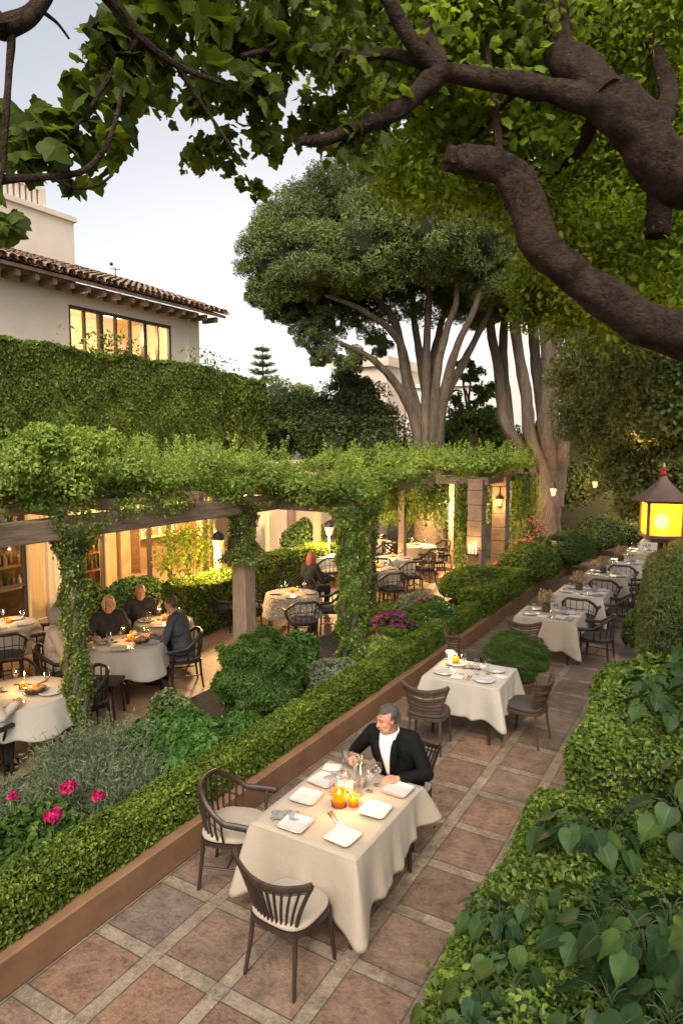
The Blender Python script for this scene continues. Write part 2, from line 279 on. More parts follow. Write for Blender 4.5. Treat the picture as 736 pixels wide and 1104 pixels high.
# ------------------------------------------------------------------ mesh building
def vn(P, f, seed=0):
    r = np.random.default_rng(seed); o = np.zeros(len(P))
    for k in range(5):
        d = r.normal(size=3); d /= np.linalg.norm(d); o += np.sin((P @ d) * f * (1 + .35 * k) + r.uniform(0, 6.28)) / (1 + .3 * k)
    return o / 2.6
class MB:
    def __init__(s): s.V = []; s.L = []; s.K = []; s.Mi = []; s.n = 0
    def np(s, v, loops, counts, m=0):
        s.V.append(np.asarray(v, float)); s.L.append(np.asarray(loops, np.int64).ravel() + s.n); s.K.append(np.asarray(counts, np.int64).ravel())
        s.Mi.append(np.full(len(s.K[-1]), m)); s.n += len(v); return s
    def add(s, v, faces, m=0):
        return s.np(np.array(v, float).reshape(-1, 3), [i for f in faces for i in f], [len(f) for f in faces], m)
    def box(s, x0, x1, y0, y1, z0, z1, m=0, rz=0, piv=None):
        v = np.array([(x, y, z) for z in (z0, z1) for y in (y0, y1) for x in (x0, x1)], float)
        if rz:
            px, py = piv or ((x0 + x1) / 2, (y0 + y1) / 2); c, d = math.cos(rz), math.sin(rz); q = v - [px, py, 0]
            v = np.stack([q[:, 0] * c - q[:, 1] * d + px, q[:, 0] * d + q[:, 1] * c + py, v[:, 2]], 1)
        return s.add(v, [(0, 2, 3, 1), (4, 5, 7, 6), (0, 1, 5, 4), (2, 6, 7, 3), (0, 4, 6, 2), (1, 3, 7, 5)], m)
    def grid(s, V, nu, nv, closed_u=False, m=0):       # V is nv rows of nu points
        f = []
        for j in range(nv - 1):
            for i in range(nu if closed_u else nu - 1):
                a = j * nu + i; b = j * nu + (i + 1) % nu; f.append((a, b, b + nu, a + nu))
        return s.add(V, f, m)
    def tube(s, pts, rad, seg=8, caps=True, m=0, rough=0, flat=1.0, seed=0):
        pts = np.array(pts, float); n = len(pts); rad = np.broadcast_to(np.array(rad, float), (n,))
        T = np.gradient(pts, axis=0); T /= np.linalg.norm(T, axis=1)[:, None] + 1e-9
        up = np.array([0, 0, 1.]) if abs(T[0][2]) < .9 else np.array([1., 0, 0])
        V = []; u = np.cross(T[0], up); u /= np.linalg.norm(u)
        ang = np.linspace(0, 2 * PI, seg, endpoint=False)
        for i in range(n):
            u = u - T[i] * (u @ T[i]); u /= np.linalg.norm(u); w = np.cross(T[i], u)
            ring = pts[i] + rad[i] * (np.cos(ang)[:, None] * u + flat * np.sin(ang)[:, None] * w)
            V.append(ring)
        V = np.concatenate(V)
        if rough:
            ctr = np.repeat(pts, seg, 0); rm = max(rad.max(), .05); k = 1 + rough * vn(V, 5 / max(rad.max(), .05) * .35, seed) + rough * .5 * vn(V, 14 / max(rad.max(), .05) * .3, seed + 1); k = k + rough * .35 * vn(V, 11 / rm, seed + 2) * (seg > 12); V = ctr + (V - ctr) * k[:, None]
        base = s.n; s.grid(V, seg, n, True, m)
        if caps:
            s.add(V[:seg], [tuple(range(seg))[::-1]], m); s.add(V[-seg:], [tuple(range(seg))], m)
        return s
    def lathe(s, prof, seg=16, m=0, c=(0, 0, 0), caps=True):
        ang = np.linspace(0, 2 * PI, seg, endpoint=False)
        V = np.concatenate([np.stack([r * np.cos(ang) + c[0], r * np.sin(ang) + c[1], np.full(seg, z + c[2])], 1) for r, z in prof])
        s.grid(V, seg, len(prof), True, m)
        if caps:
            s.add(V[:seg], [tuple(range(seg))[::-1]], m); s.add(V[-seg:], [tuple(range(seg))], m)
        return s
    def ico(s, c, r, sub=2, m=0, lump=0, f=3, seed=0):
        import bmesh
        bm = bmesh.new(); bmesh.ops.create_icosphere(bm, subdivisions=sub, radius=1)
        v = np.array([x.co[:] for x in bm.verts]); fa = [[x.index for x in q.verts] for q in bm.faces]; bm.free()
        if lump: v = v * (1 + lump * vn(v, f, seed))[:, None]
        return s.add(np.array(c) + v * np.array(r), fa, m)
    def build(s, name, mats, parent=None, smooth=True, loc=None, rz=0, sharp=40):
        me = bpy.data.meshes.new(name)
        V = np.concatenate(s.V); L = np.concatenate(s.L); K = np.concatenate(s.K); Mi = np.concatenate(s.Mi)
        me.vertices.add(len(V)); me.vertices.foreach_set('co', V.astype(np.float32).ravel())
        me.loops.add(len(L)); me.loops.foreach_set('vertex_index', L.astype(np.int32))
        me.polygons.add(len(K)); st = np.concatenate([[0], np.cumsum(K)[:-1]]); me.polygons.foreach_set('loop_start', st.astype(np.int32))
        me.polygons.foreach_set('material_index', Mi.astype(np.int32))
        me.polygons.foreach_set('use_smooth', np.full(len(K), bool(smooth)))
        me.update(calc_edges=True)
        for m in (mats if isinstance(mats, (list, tuple)) else [mats]): me.materials.append(M[m] if isinstance(m, str) else m)
        if smooth and sharp: me.set_sharp_from_angle(angle=R(sharp))
        o = bpy.data.objects.new(name, me); C.objects.link(o)
        if parent: o.parent = parent
        if loc is not None: o.location = loc
        if rz: o.rotation_euler[2] = rz
        return o
def tag(o, label=None, cat=None, group=None, kind=None):
    if label: o['label'] = label
    if cat: o['category'] = cat
    if group: o['group'] = group
    if kind: o['kind'] = kind
    return o
def thing(name, label, cat, loc=(0, 0, 0), rz=0, group=None):
    o = bpy.data.objects.new(name, None); C.objects.link(o); o.location = loc; o.rotation_euler[2] = rz; o.empty_display_size = .1
    return tag(o, label, cat, group)
def dup(root, loc, rz=0, label=None, group=None):
    r = root.copy(); C.objects.link(r); r.location = loc; r.rotation_euler[2] = rz
    if label: r['label'] = label
    if group: r['group'] = group
    for ch in list(root.children):
        c = ch.copy(); C.objects.link(c); c.parent = r
        for g in list(ch.children):
            d = g.copy(); C.objects.link(d); d.parent = c
    return r
def bev(o, w=.006, seg=2):
    m = o.modifiers.new('bevel', 'BEVEL'); m.width = w; m.segments = seg; m.limit_method = 'ANGLE'; m.angle_limit = R(40); return o
def lamp(parent, loc, e, col=(1, .62, .28), r=.05, name='lamp_light'):
    l = bpy.data.lights.new(name, 'POINT'); l.energy = e; l.color = col; l.shadow_soft_size = r
    o = bpy.data.objects.new(name, l); C.objects.link(o); o.parent = parent; o.location = loc; return o
def spline(pts, n=6):
    P = np.array(pts, float); o = []
    for i in range(len(P) - 1):
        p0 = P[max(i - 1, 0)]; p1 = P[i]; p2 = P[i + 1]; p3 = P[min(i + 2, len(P) - 1)]
        for t in np.linspace(0, 1, n, endpoint=False):
            o.append(.5 * ((2 * p1) + (-p0 + p2) * t + (2 * p0 - 5 * p1 + 4 * p2 - p3) * t * t + (-p0 + 3 * p1 - 3 * p2 + p3) * t ** 3))
    o.append(P[-1]); return np.array(o)

# ------------------------------------------------------------------ leaves
def fan(outline, zc=.0):
    v = [(0, .42, zc)] + outline; k = len(outline)
    return np.array(v, float), [(0, 1 + i, 1 + (i + 1) % k) for i in range(k)]
T = {}
T['diamond'] = (np.array([(0, 0, 0), (.3, .45, .07), (0, 1, 0), (-.3, .45, .07)], float), [(0, 1, 2, 3)])
T['needle'] = (np.array([(-.09, 0, 0), (.09, 0, 0), (.05, .6, .05), (0, 1, 0), (-.05, .6, .05)], float), [(0, 1, 2, 3, 4)])
T['needle2'] = (np.array([(-.13, 0, 0), (.13, 0, 0), (.09, .6, .08), (0, 1, 0), (-.09, .6, .08)], float), [(0, 1, 2, 3, 4)])
T['blade'] = (np.array([(-.035, 0, 0), (.035, 0, 0), (.03, .5, .06), (-.03, .5, .06), (0, 1, .0)], float), [(0, 1, 2, 3), (3, 2, 4)])
T['oval'] = (np.array([(0, 0, 0), (0, .5, -.04), (0, 1, -.1), (.24, .25, .05), (.25, .65, .03), (-.24, .25, .05), (-.25, .65, .03)], float), [(0, 3, 4, 1), (1, 4, 2), (0, 1, 6, 5), (1, 2, 6)])
_mo = [(0, .02), (.14, -.04), (.34, .0), (.43, .16), (.40, .27), (.54, .46), (.40, .54), (.27, .60), (.22, .76), (0, 1.0)]; _mo = _mo + [(-x, y) for x, y in _mo[1:-1]][::-1]
T['maple'] = fan([(x, y, -.22 * abs(x) - .22 * max(0, y - .4)) for x, y in _mo], .06)
def _heart():
    V = []; rows = [(0, .02), (.05, .22), (.11, .34), (.2, .42), (.29, .455), (.38, .46), (.48, .43), (.58, .375), (.68, .30), (.78, .215), (.88, .12), (.95, .055), (1.02, .006)]; K = (-1, -.55, -.045, .045, .55, 1)
    for j, (y, w) in enumerate(rows):
        for k in K:
            yy = y - (.11 if j in (1, 2, 3) else .04) * (abs(k) ** 1.5) * (j > 0) + .0
            V.append((max(w, .004) * k, yy, .12 * abs(k) * w * 2 - .26 * y * y + (.012 if j % 2 else -.012) * abs(k) ** .5 * (abs(k) > .1) + .03 * math.sin(7 * y + 3 * k) * abs(k)))
    f, fm = [], []
    for j in range(len(rows) - 1):
        for i in range(5): a = j * 6 + i; f.append((a, a + 1, a + 7, a + 6)); fm.append(1 if i == 2 else 0)
    return np.array(V, float), f, fm
T['heart'] = _heart()
def unit(a): return a / (np.linalg.norm(a, axis=1)[:, None] + 1e-9)
def leaves(mb, P, Nn, size, tm='diamond', m=0, jit=.5, bias=None, var=.45):
    n = len(P)
    if n == 0: return
    tv, tf = T[tm][:2]; fm = np.array(T[tm][2]) if len(T[tm]) > 2 else None; Nn = unit(unit(Nn) + rng.normal(size=(n, 3)) * jit)
    d = rng.normal(size=(n, 3))
    if bias is not None: d = d * .6 + np.asarray(bias)
    Ld = unit(d - Nn * (d * Nn).sum(1)[:, None]); W = np.cross(Ld, Nn)
    s = size * (1 + var * rng.uniform(-1, 1, n))
    V = P[:, None, :] + s[:, None, None] * (tv[None, :, 0:1] * W[:, None] + (tv[None, :, 1:2] - .3) * Ld[:, None] + tv[None, :, 2:3] * Nn[:, None])
    lt = np.array([i for f in tf for i in f]); kt = np.array([len(f) for f in tf])
    mb.np(V.reshape(-1, 3), (np.arange(n)[:, None] * len(tv) + lt[None]).ravel(), np.tile(kt, n), m)
    if fm is not None: mb.Mi[-1] = m + np.tile(fm, n)
def shell(n, c, r, lump=.18, f=3.5, depth=.3, lo=-1., seed=0, up=.2):
    d = unit(rng.normal(size=(int(n * 1.6) + 20, 3))); d = d[d[:, 2] > lo][:n]
    k = (1 + lump * vn(d, f, seed)) * (1 - depth * rng.random(len(d)) ** 2)
    P = np.array(c) + d * np.array(r) * k[:, None]
    return P, unit(d / np.array(r) + 1e-6) + [0, 0, up]
def boxshell(n, x0, x1, y0, y1, z0, z1, faces='xXyYZ', jit=.03, lump=.04, f=4, seed=0):
    A = {'x': (y1 - y0) * (z1 - z0), 'X': (y1 - y0) * (z1 - z0), 'y': (x1 - x0) * (z1 - z0), 'Y': (x1 - x0) * (z1 - z0), 'Z': (x1 - x0) * (y1 - y0)}
    tot = sum(A[q] for q in faces); Ps = []; Ns = []
    for q in faces:
        k = max(4, int(n * A[q] / tot)); p = np.stack([rng.uniform(x0, x1, k), rng.uniform(y0, y1, k), rng.uniform(z0, z1, k)], 1); nn = np.zeros((k, 3)); a = 'xyz'.index(q.lower())
        p[:, a] = {'x': x0, 'X': x1, 'y': y0, 'Y': y1, 'Z': z1}[q]; nn[:, a] = 1 if q.isupper() else -1
        p = p + nn * (lump * vn(p, f, seed) - jit * rng.random(k) ** 1.5 * 3 + jit)[:, None]
        # round the long edges
        if q != 'Z' and z1 - z0 > .05: e = np.clip((p[:, 2] - (z1 - .08)) / .08, 0, 1); p = p - nn * (e ** 2 * .05)[:, None]
        Ps.append(p); Ns.append(nn + rng.normal(size=(k, 3)) * .25)
    return np.concatenate(Ps), np.concatenate(Ns)
def bush(name, label, c, r, n, size, m='bush', tm='oval', lump=.2, f=4, cat='shrub', group=None, core=.72, jit=.6, up=.4, lo=-.55, stems=None, extra=None, seed=None, bias=None):
    """a rounded shrub standing on the ground at c: foliage (with its twiggy inside) and stems"""
    seed = int(rng.integers(1e6)) if seed is None else seed
    root = thing(name, label, cat, (c[0], c[1], c[2] if len(c) > 2 else 0), 0, group)
    h = r[2]; mb = MB()
    if core: mb.ico((0, 0, h), np.array(r) * core, 2, 1, .15, f, seed)
    P, Nn = shell(n, (0, 0, h), r, lump, f, .45, lo, seed, up); leaves(mb, P, Nn, size, tm, 0, jit, bias)
    mats = [m, 'twig']
    if extra:
        for (em, en, es, et, el) in extra:
            P, Nn = shell(en, (0, 0, h), np.array(r) * 1.02, lump, f, .08, el, seed, .6); leaves(mb, P, Nn, es, et, len(mats), .5); mats.append(em)
    mb.build('foliage', mats, root, smooth=False)
    st = MB()
    for k in range(stems or 4):
        a = rng.uniform(0, 6.28); q = rng.uniform(.2, .55); st.tube(spline([(0.02 * math.cos(a), .02 * math.sin(a), 0), (r[0] * q * .5 * math.cos(a), r[1] * q * .5 * math.sin(a), h * .5), (r[0] * q * math.cos(a), r[1] * q * math.sin(a), h * 1.1)], 3), np.linspace(.014, .006, 7), 5)
    st.build('stem', 'twigwood', root)
    return root
def hedge(name, label, x0, x1, y0, y1, z0, z1, n, size, m='hedge', tm='oval', lump=.03, group=None, cat='hedge', faces='xXyYZ', f=4, jit=.02, extra=0):
    root = thing(name, label, cat, ((x0 + x1) / 2, (y0 + y1) / 2, z0), 0, group); cx, cy = (x0 + x1) / 2, (y0 + y1) / 2
    mb = MB(); mb.box(x0 + .05 - cx, x1 - .05 - cx, y0 + .05 - cy, y1 - .05 - cy, 0, z1 - z0 - .06, 1)
    P, Nn = boxshell(n, x0, x1, y0, y1, z0, z1, faces, jit, lump, f, int(rng.integers(1e6))); leaves(mb, P - [cx, cy, z0], Nn, size, tm, 0, .7)
    mb.build('foliage', [m, 'twig'], root, smooth=False)
    st = MB()
    for y in np.arange(y0 + .2, y1, max(.5, (y1 - y0) / 30)): st.tube([(0, y - cy, -.02), (0.02, y - cy, (z1 - z0) * .5), (-.02, y - cy, (z1 - z0) * .9)], [.016, .012, .006], 5)
    st.build('stem', 'twigwood', root)
    return root
# ------------------------------------------------------------------ camera, sky, sun
CAM_H = 3.6; PITCH = R(5.77); YAW = R(30.5)
cd = bpy.data.cameras.new('camera'); cam = bpy.data.objects.new('camera', cd); C.objects.link(cam)
cam.location = (0, 0, CAM_H); cam.rotation_euler = (PI / 2 - PITCH, 0, YAW)
cd.sensor_fit = 'VERTICAL'; cd.sensor_height = 24; cd.lens = 713 / 1104 * 24; cd.clip_start = .05; cd.clip_end = 3000
S.camera = cam
def at(px, py, dist):          # a point of the photograph at a given ground distance from the viewpoint
    u, v = (px - 368) / 713, (py - 552) / 713; f = math.cos(PITCH) - v * math.sin(PITCH); d = math.sin(PITCH) + v * math.cos(PITCH)
    a, b = u * math.cos(YAW) - f * math.sin(YAW), u * math.sin(YAW) + f * math.cos(YAW); k = dist / math.hypot(a, b)
    return np.array((a * k, b * k, CAM_H - d * k))
SUN_EL, SUN_AZ = R(48.0), R(160)            # azimuth measured clockwise from +Y
w = bpy.data.worlds.new('World'); S.world = w; w.use_nodes = True; nt = w.node_tree; nt.nodes.clear()
wo = nt.nodes.new('ShaderNodeOutputWorld'); bg = nt.nodes.new('ShaderNodeBackground'); sky = nt.nodes.new('ShaderNodeTexSky')
sky.sky_type = 'NISHITA'; sky.sun_disc = False; sky.sun_elevation = SUN_EL; sky.sun_rotation = SUN_AZ
sky.air_density = 1.0; sky.dust_density = 4.0; sky.ozone_density = 1.0; sky.altitude = 50
hsv = nt.nodes.new('ShaderNodeHueSaturation'); hsv.inputs['Saturation'].default_value = SKY_SAT
nt.links.new(sky.outputs[0], hsv.inputs['Color'])
# warm afterglow low in the sky ahead
tc = nt.nodes.new('ShaderNodeTexCoord'); dt = nt.nodes.new('ShaderNodeVectorMath'); dt.operation = 'DOT_PRODUCT'; nt.links.new(tc.outputs['Generated'], dt.inputs[0]); dt.inputs[1].default_value = (math.sin(R(-33)) * math.cos(R(4)), math.cos(R(-33)) * math.cos(R(4)), math.sin(R(4)))
gl = mathn(nt, 'MULTIPLY', mathn(nt, 'POWER', mathn(nt, 'MAXIMUM', dt.outputs['Value'], 0.0), 11.0), GLOW)
gm = nt.nodes.new('ShaderNodeVectorMath'); gm.operation = 'SCALE'; gm.inputs[0].default_value = (1.0, .74, .45); nt.links.new(gl, gm.inputs['Scale'])
ga = nt.nodes.new('ShaderNodeVectorMath'); ga.operation = 'ADD'; tn = nt.nodes.new('ShaderNodeVectorMath'); tn.operation = 'MULTIPLY'; tn.inputs[1].default_value = (1.0, .985, .95); nt.links.new(hsv.outputs[0], tn.inputs[0]); nt.links.new(tn.outputs[0], ga.inputs[0]); nt.links.new(gm.outputs[0], ga.inputs[1]); nt.links.new(ga.outputs[0], bg.inputs[0]); bg.inputs[1].default_value = SKY_STR; nt.links.new(bg.outputs[0], wo.inputs[0])
sl = bpy.data.lights.new('sun', 'SUN'); so = bpy.data.objects.new('sun', sl); C.objects.link(so); sl.energy = SUN_STR; sl.angle = R(35); sl.color = (1, .84, .62)
sd = Vector((math.sin(SUN_AZ) * math.cos(SUN_EL), math.cos(SUN_AZ) * math.cos(SUN_EL), math.sin(SUN_EL))); so.rotation_euler = sd.to_track_quat('Z', 'Y').to_euler(); so.location = (0, 0, 30)
S.view_settings.view_transform = 'Standard'; S.view_settings.look = 'None'; S.view_settings.exposure = EXPOSURE; S.view_settings.gamma = 1; S.view_settings.use_curve_mapping = False
S.cycles.max_bounces = 8; S.cycles.diffuse_bounces = 3; S.cycles.transparent_max_bounces = 16; S.cycles.sample_clamp_indirect = 6; S.cycles.use_denoising = True
S.cycles.caustics_reflective = False; S.cycles.caustics_refractive = False

# ------------------------------------------------------------------ ground, paths
def wp(mb, name, mats, root, **kw): return mb.build(name, mats, root, loc=-root.location, **kw)
def structure(name, mb, mats, **kw): return tag(mb.build(name, mats, **kw), kind='structure')
mb = MB(); mb.add([(-600, -300, -.03), (600, -300, -.03), (600, 900, -.03), (-600, 900, -.03)], [(0, 1, 2, 3)]); structure('ground', mb, 'ground')
mb = MB(); mb.add([(-3.92, -2, 0), (-1.0, -2, 0), (-1.0, 27, 0), (-3.92, 27, 0)], [(0, 1, 2, 3)]); structure('walkway', mb, 'paving')
mb = MB(); mb.add([(-11.75, -3, 0), (-6.25, -3, 0), (-6.25, 19, 0), (-11.75, 19, 0)], [(0, 1, 2, 3)])
mb.add([(-6.25, 12.2, 0), (-5.3, 12.2, 0), (-5.3, 19, 0), (-6.25, 19, 0)], [(0, 1, 2, 3)]); structure('terrace', mb, 'terrace')
mb = MB(); mb.box(-6.22, -4.06, -2, 12.15, -.02, .16); mb.box(-5.28, -4.06, 12.15, 20, -.02, .16)
v = 0; structure('planting_bed', mb, 'soil')
mb = MB(); mb.box(-.99, 6, .6, 27, -.02, .1); structure('right_bed', mb, 'soil')

# ------------------------------------------------------------------ planter wall
r = thing('planter_wall', 'long low terracotta coloured planter wall along the paved walkway', 'planter', (-3.98, 9, 0))
mb = MB(); mb.box(-4.05, -3.91, -1.5, 20, 0, .27); o = wp(mb, 'wall', 'planter', r); bev(o, .012)

# ------------------------------------------------------------------ the restaurant building on the left
r = thing('restaurant_building', 'cream stucco restaurant with tiled eaves, lit upstairs window and glowing ground floor', 'building', (-14, 7, 0))
mb = MB()
mb.box(-12.3, -11.9, -6, 13.5, 2.75, 5.35); mb.box(-12.75, -12.35, 13.5, 15.8, 2.75, 5.35)
mb.box(-15.2, -12.35, 15.45, 15.75, 0, 5.35); mb.box(-15.2, -11.62, -6.3, 15.45, 2.55, 2.75)
mb.box(-15.2, -15, -6, 15.45, 0, 2.55, 1); mb.box(-15, -11.62, -6, -5.8, 0, 2.55, 1)
mb.box(-11.95, -11.7, 15.0, 15.45, 0, 2.55)
wp(mb, 'lower_wall', ['stucco2', 'inner'], r, smooth=False)
# upper storey with a window opening
mb = MB(); y0, y1, z0, z1 = 10.4, 13.7, 5.2, 6.87
mb.box(-13.8, -13.5, -6, y0, 2.75, 7.4); mb.box(-13.8, -13.5, y1, 14.8, 2.75, 7.4); mb.box(-13.8, -13.5, y0, y1, 2.75, z0); mb.box(-13.8, -13.5, y0, y1, z1, 7.4)
mb.box(-20, -13.8, 14.5, 14.8, 2.75, 7.4); mb.box(-16.2, -16, 9.5, 14.5, 4.2, 7.4, 1); mb.box(-16, -13.8, 9.4, 9.5, 4.2, 7.4, 1); mb.box(-16, -13.8, 9.5, 14.5, 7.2, 7.3, 1); mb.box(-16, -13.8, 9.5, 14.5, 4.1, 4.2, 1)
wp(mb, 'upper_wall', ['stucco', 'inner'], r, smooth=False)
mb = MB(); mb.box(-13.62, -13.53, y0, y0 + .07, z0, z1); mb.box(-13.62, -13.53, y1 - .07, y1, z0, z1); mb.box(-13.63, -13.52, y0 + .07, y1 - .07, z1 - .08, z1); mb.box(-13.63, -13.52, y0 + .07, y1 - .07, z0, z0 + .08)
k = (y1 - y0) / 7.
for i in range(1, 7):
    t = .055 if i in (2, 5) else .022; mb.box(-13.615 - t * .4, -13.535 + t * .3, y0 + i * k - t, y0 + i * k + t, z0 + .08, z1 - .08)
wf = wp(mb, 'window', 'frame', r, smooth=False)
for i in range(7):
    p = MB(); p.add([(-13.58, y0 + i * k + .02, z0), (-13.58, y0 + (i + 1) * k - .02, z0), (-13.58, y0 + (i + 1) * k - .02, z1), (-13.58, y0 + i * k + .02, z1)], [(0, 1, 2, 3)]); p.build('pane', 'pane', wf)
mb = MB(); mb.box(-13.5, -13.44, 14.28, 14.34, 3, 7.3); wp(mb, 'downpipe', 'stucco', r, smooth=False)
# roof: deck, rafters, barrel tiles
ex, ez, sl_ = -12.92, 7.36, math.tan(R(19)); ye = 15.3
mb = MB(); mb.add([(ex, -6, ez - .1), (ex, ye, ez - .1), (-20, ye, ez - .1 + 7.08 * sl_), (-20, -6, ez - .1 + 7.08 * sl_), (ex, -6, ez - .02), (ex, ye, ez - .02), (-20, ye, ez + .09 + 7.08 * sl_), (-20, -6, ez + .09 + 7.08 * sl_)], [(0, 3, 2, 1), (4, 5, 6, 7), (0, 1, 5, 4), (1, 2, 6, 5), (2, 3, 7, 6)], 0)
ang = np.linspace(-.15, PI + .15, 7)
for j, y in enumerate(np.arange(-5.8, ye + .05, .2)):
    for q in range(9):
        for kind in (0, 1):
            ra = .098 if kind == 0 else .09; yy = y + (0 if kind == 0 else .1) + rng.normal() * .008; s0 = q * .42 + rng.uniform(-.03, .03) - (.05 if kind == 0 else 0); s1 = s0 + .46; V = []
            for s_, k_ in ((s0, 1.08), (s1, .88)):
                zz = ez + (s_ * sl_) + (.035 if kind == 0 else .05) + (.03 if s_ == s0 else 0); sg = 1 if kind == 0 else -1
                V += [(ex - s_ + .06, yy + ra * k_ * math.cos(a), zz + sg * ra * k_ * math.sin(a) * .85) for a in ang]
            mb.grid(V, 7, 2, False, 1)
rf = wp(mb, 'roof', ['rafter', 'tile'], r, smooth=True)
mb = MB()
mb.box(-13.5, -12.98, -.05, .05, ez - .24, ez - .1)
rt = mb.build('rafter_tail', 'rafter', rf, smooth=False)
for i, y in enumerate(np.arange(-5.7, ye - .05, .44)):
    q = rt if i == 0 else rt.copy()
    if i: C.objects.link(q); q.parent = rf
    q.location = (0, y, 0)
mb = MB(); mb.tube([(-13.6, 11.9, 7.6), (-13.6, 11.9, 8.05)], .012, 5); mb.tube([(-13.6, 11.75, 7.98), (-13.6, 12.05, 8.02)], .01, 5); mb.ico((-13.6, 11.78, 8.1), .05, 1); mb.build('antenna', 'metal', rf)
# penthouse
mb = MB(); mb.box(-21, -16, 0, 12.6, 7.5, 9.72); mb.box(-21, -15.93, 0, 12.67, 9.72, 9.85)
mb.box(-20, -16.25, 0, 11.95, 9.85, 9.98); mb.box(-20, -16.25, 0, 11.95, 10.36, 10.46); mb.box(-20, -16.25, 11.75, 11.95, 9.98, 10.36)
mb.box(-20, -16.6, 0, 11.7, 9.98, 10.36, 1)
for y in np.arange(0.2, 11.7, .17): mb.box(-16.38, -16.27, y, y + .09, 9.98, 10.36)
wp(mb, 'penthouse', ['stucco', 'stucco2'], r, smooth=False)
# ground floor columns
for (a, b_) in ((7.86, 8.16), (9.72, 9.98), (10.12, 10.38), (13.02, 13.5), (5.2, 5.4), (15.0, 15.01)):
    if b_ - a < .1: continue
    mb = MB(); mb.box(-11.92, -11.66, a, b_, 0, 2.55); mb.box(-11.95, -11.63, a - .03, b_ + .03, 0, .18); o = wp(mb, 'column', 'gold', r, smooth=False); bev(o, .01)
# glazed bays: frame with panes
for (a, b_, n, bars) in ((5.42, 7.84, 3, (.9, 1.75)), (9.2, 9.7, 1, (1.6,)), (10.4, 13.0, 4, (2.1,)), (13.52, 14.98, 2, (2.1,)), (2.2, 5.18, 4, (.9, 1.75))):
    mb = MB(); st = (b_ - a) / n
    for i in range(n + 1): mb.box(-11.84, -11.74, max(a, a + i * st - .035), min(b_, a + i * st + .035), 0.06, 2.55)
    for z in bars: mb.box(-11.83, -11.75, a + .036, b_ - .036, z - .03, z + .03)
    mb.box(-11.85, -11.73, a, b_, 0, .058)
    f = wp(mb, 'glazed_bay', 'frame', r, smooth=False)
    for i in range(n):
        p = MB(); p.add([(-11.79, a + i * st + .03, .06), (-11.79, a + (i + 1) * st - .03, .06), (-11.79, a + (i + 1) * st - .03, 2.55), (-11.79, a + i * st + .03, 2.55)], [(0, 1, 2, 3)]); p.build('pane', 'pane', f)
mb = MB()                                             # pleated curtain
for (a, b_) in ((8.18, 9.18),):
    ys = np.linspace(a, b_, 60); V = [(-11.86 + .025 * math.sin(y * 42) + .01 * math.sin(y * 17), y, z) for z in (0.02, 1.2, 2.54) for y in ys]; mb.grid(V, 60, 3)
wp(mb, 'curtain', 'curtain', r)
mb = MB(); ys = np.linspace(14.1, 14.9, 40); mb.grid([(-12.1 + .03 * math.sin(y * 40), y, z) for z in (.02, 1.2, 2.54) for y in ys], 40, 3); wp(mb, 'curtain', 'curtain', r)
mb = MB(); mb.box(-15, -11.9, -5.8, 15.4, 0.0, .03); wp(mb, 'interior_floor', 'tabletop', r, smooth=False)
# interior lamps
def pendant(loc, e, label):
    t = thing('pendant_lamp', label, 'lamp', loc, 0, 'pendant lamps inside the restaurant')
    mb = MB(); mb.tube([(0, 0, .14), (0, 0, 2.54 - loc[2])], .008, 5); mb.build('cord', 'metal', t)
    mb = MB(); mb.lathe([(.1, -.02), (.14, .02), (.12, .1), (.03, .15)], 14); mb.build('lamp_shade', 'shade', t)
    mb = MB(); mb.ico((0, 0, 0), .05, 2); mb.build('bulb', 'bulb', t); lamp(t, (0, 0, -.12), e, (1, .6, .26), .08)
INT = LAMP * 2.6
pendant((-13.1, 6.9, 1.95), 13 * INT, 'pendant lamp above the bar shelves at the left end of the restaurant')
pendant((-12.5, 8.7, 2.05), 25 * INT, 'pendant lamp showing behind the cream curtain of the restaurant')
pendant((-13.3, 10.2, 2.0), 20 * INT, 'pendant lamp seen between the two ochre columns')
pendant((-12.9, 11.8, 2.05), 26 * INT, 'left pendant lamp in the big restaurant window behind the clipped hedge')
pendant((-13.2, 13.5, 2.0), 26 * INT, 'right pendant lamp in the big restaurant window behind the clipped hedge')
pendant((-13.2, 14.3, 2.0), 55 * INT, 'pendant lamp behind the last window at the far end of the restaurant')
pendant((-13.0, 4.0, 2.0), 10 * INT, 'pendant lamp over the tables at the near end of the restaurant')
t = thing('table_lamp', 'glowing lamp in the left corner of the lit upstairs window', 'lamp', (-14.3, 10.75, 5.45))
mb = MB(); mb.lathe([(.08, -1.25), (.03, -1.2), (.02, 0)], 10); mb.build('stand', 'metal', t); mb = MB(); mb.lathe([(.17, .02), (.1, .28)], 14); mb.build('lamp_shade', 'shade', t); lamp(t, (0.05, .0, .45), 20 * INT, (1, .68, .36), .1); lamp(t, (0.0, 1.6, 1.1), 22 * INT, (1, .7, .4), .15)
# potted plants upstairs, seen against the light
for i, (y, h) in enumerate(((10.95, .5), (12.0, .35), (13.2, .6))):
    bush('potted_plant', ('bushy plant with pale leaves at the left of the lit upstairs window', 'low plant in the middle of the lit upstairs window', 'tall leafy plant at the right end of the lit upstairs window')[i], (-14.1, y, 5.0), (.22, .3, h), 900, .07, 'olive', 'oval', core=0, cat='plant', stems=6)
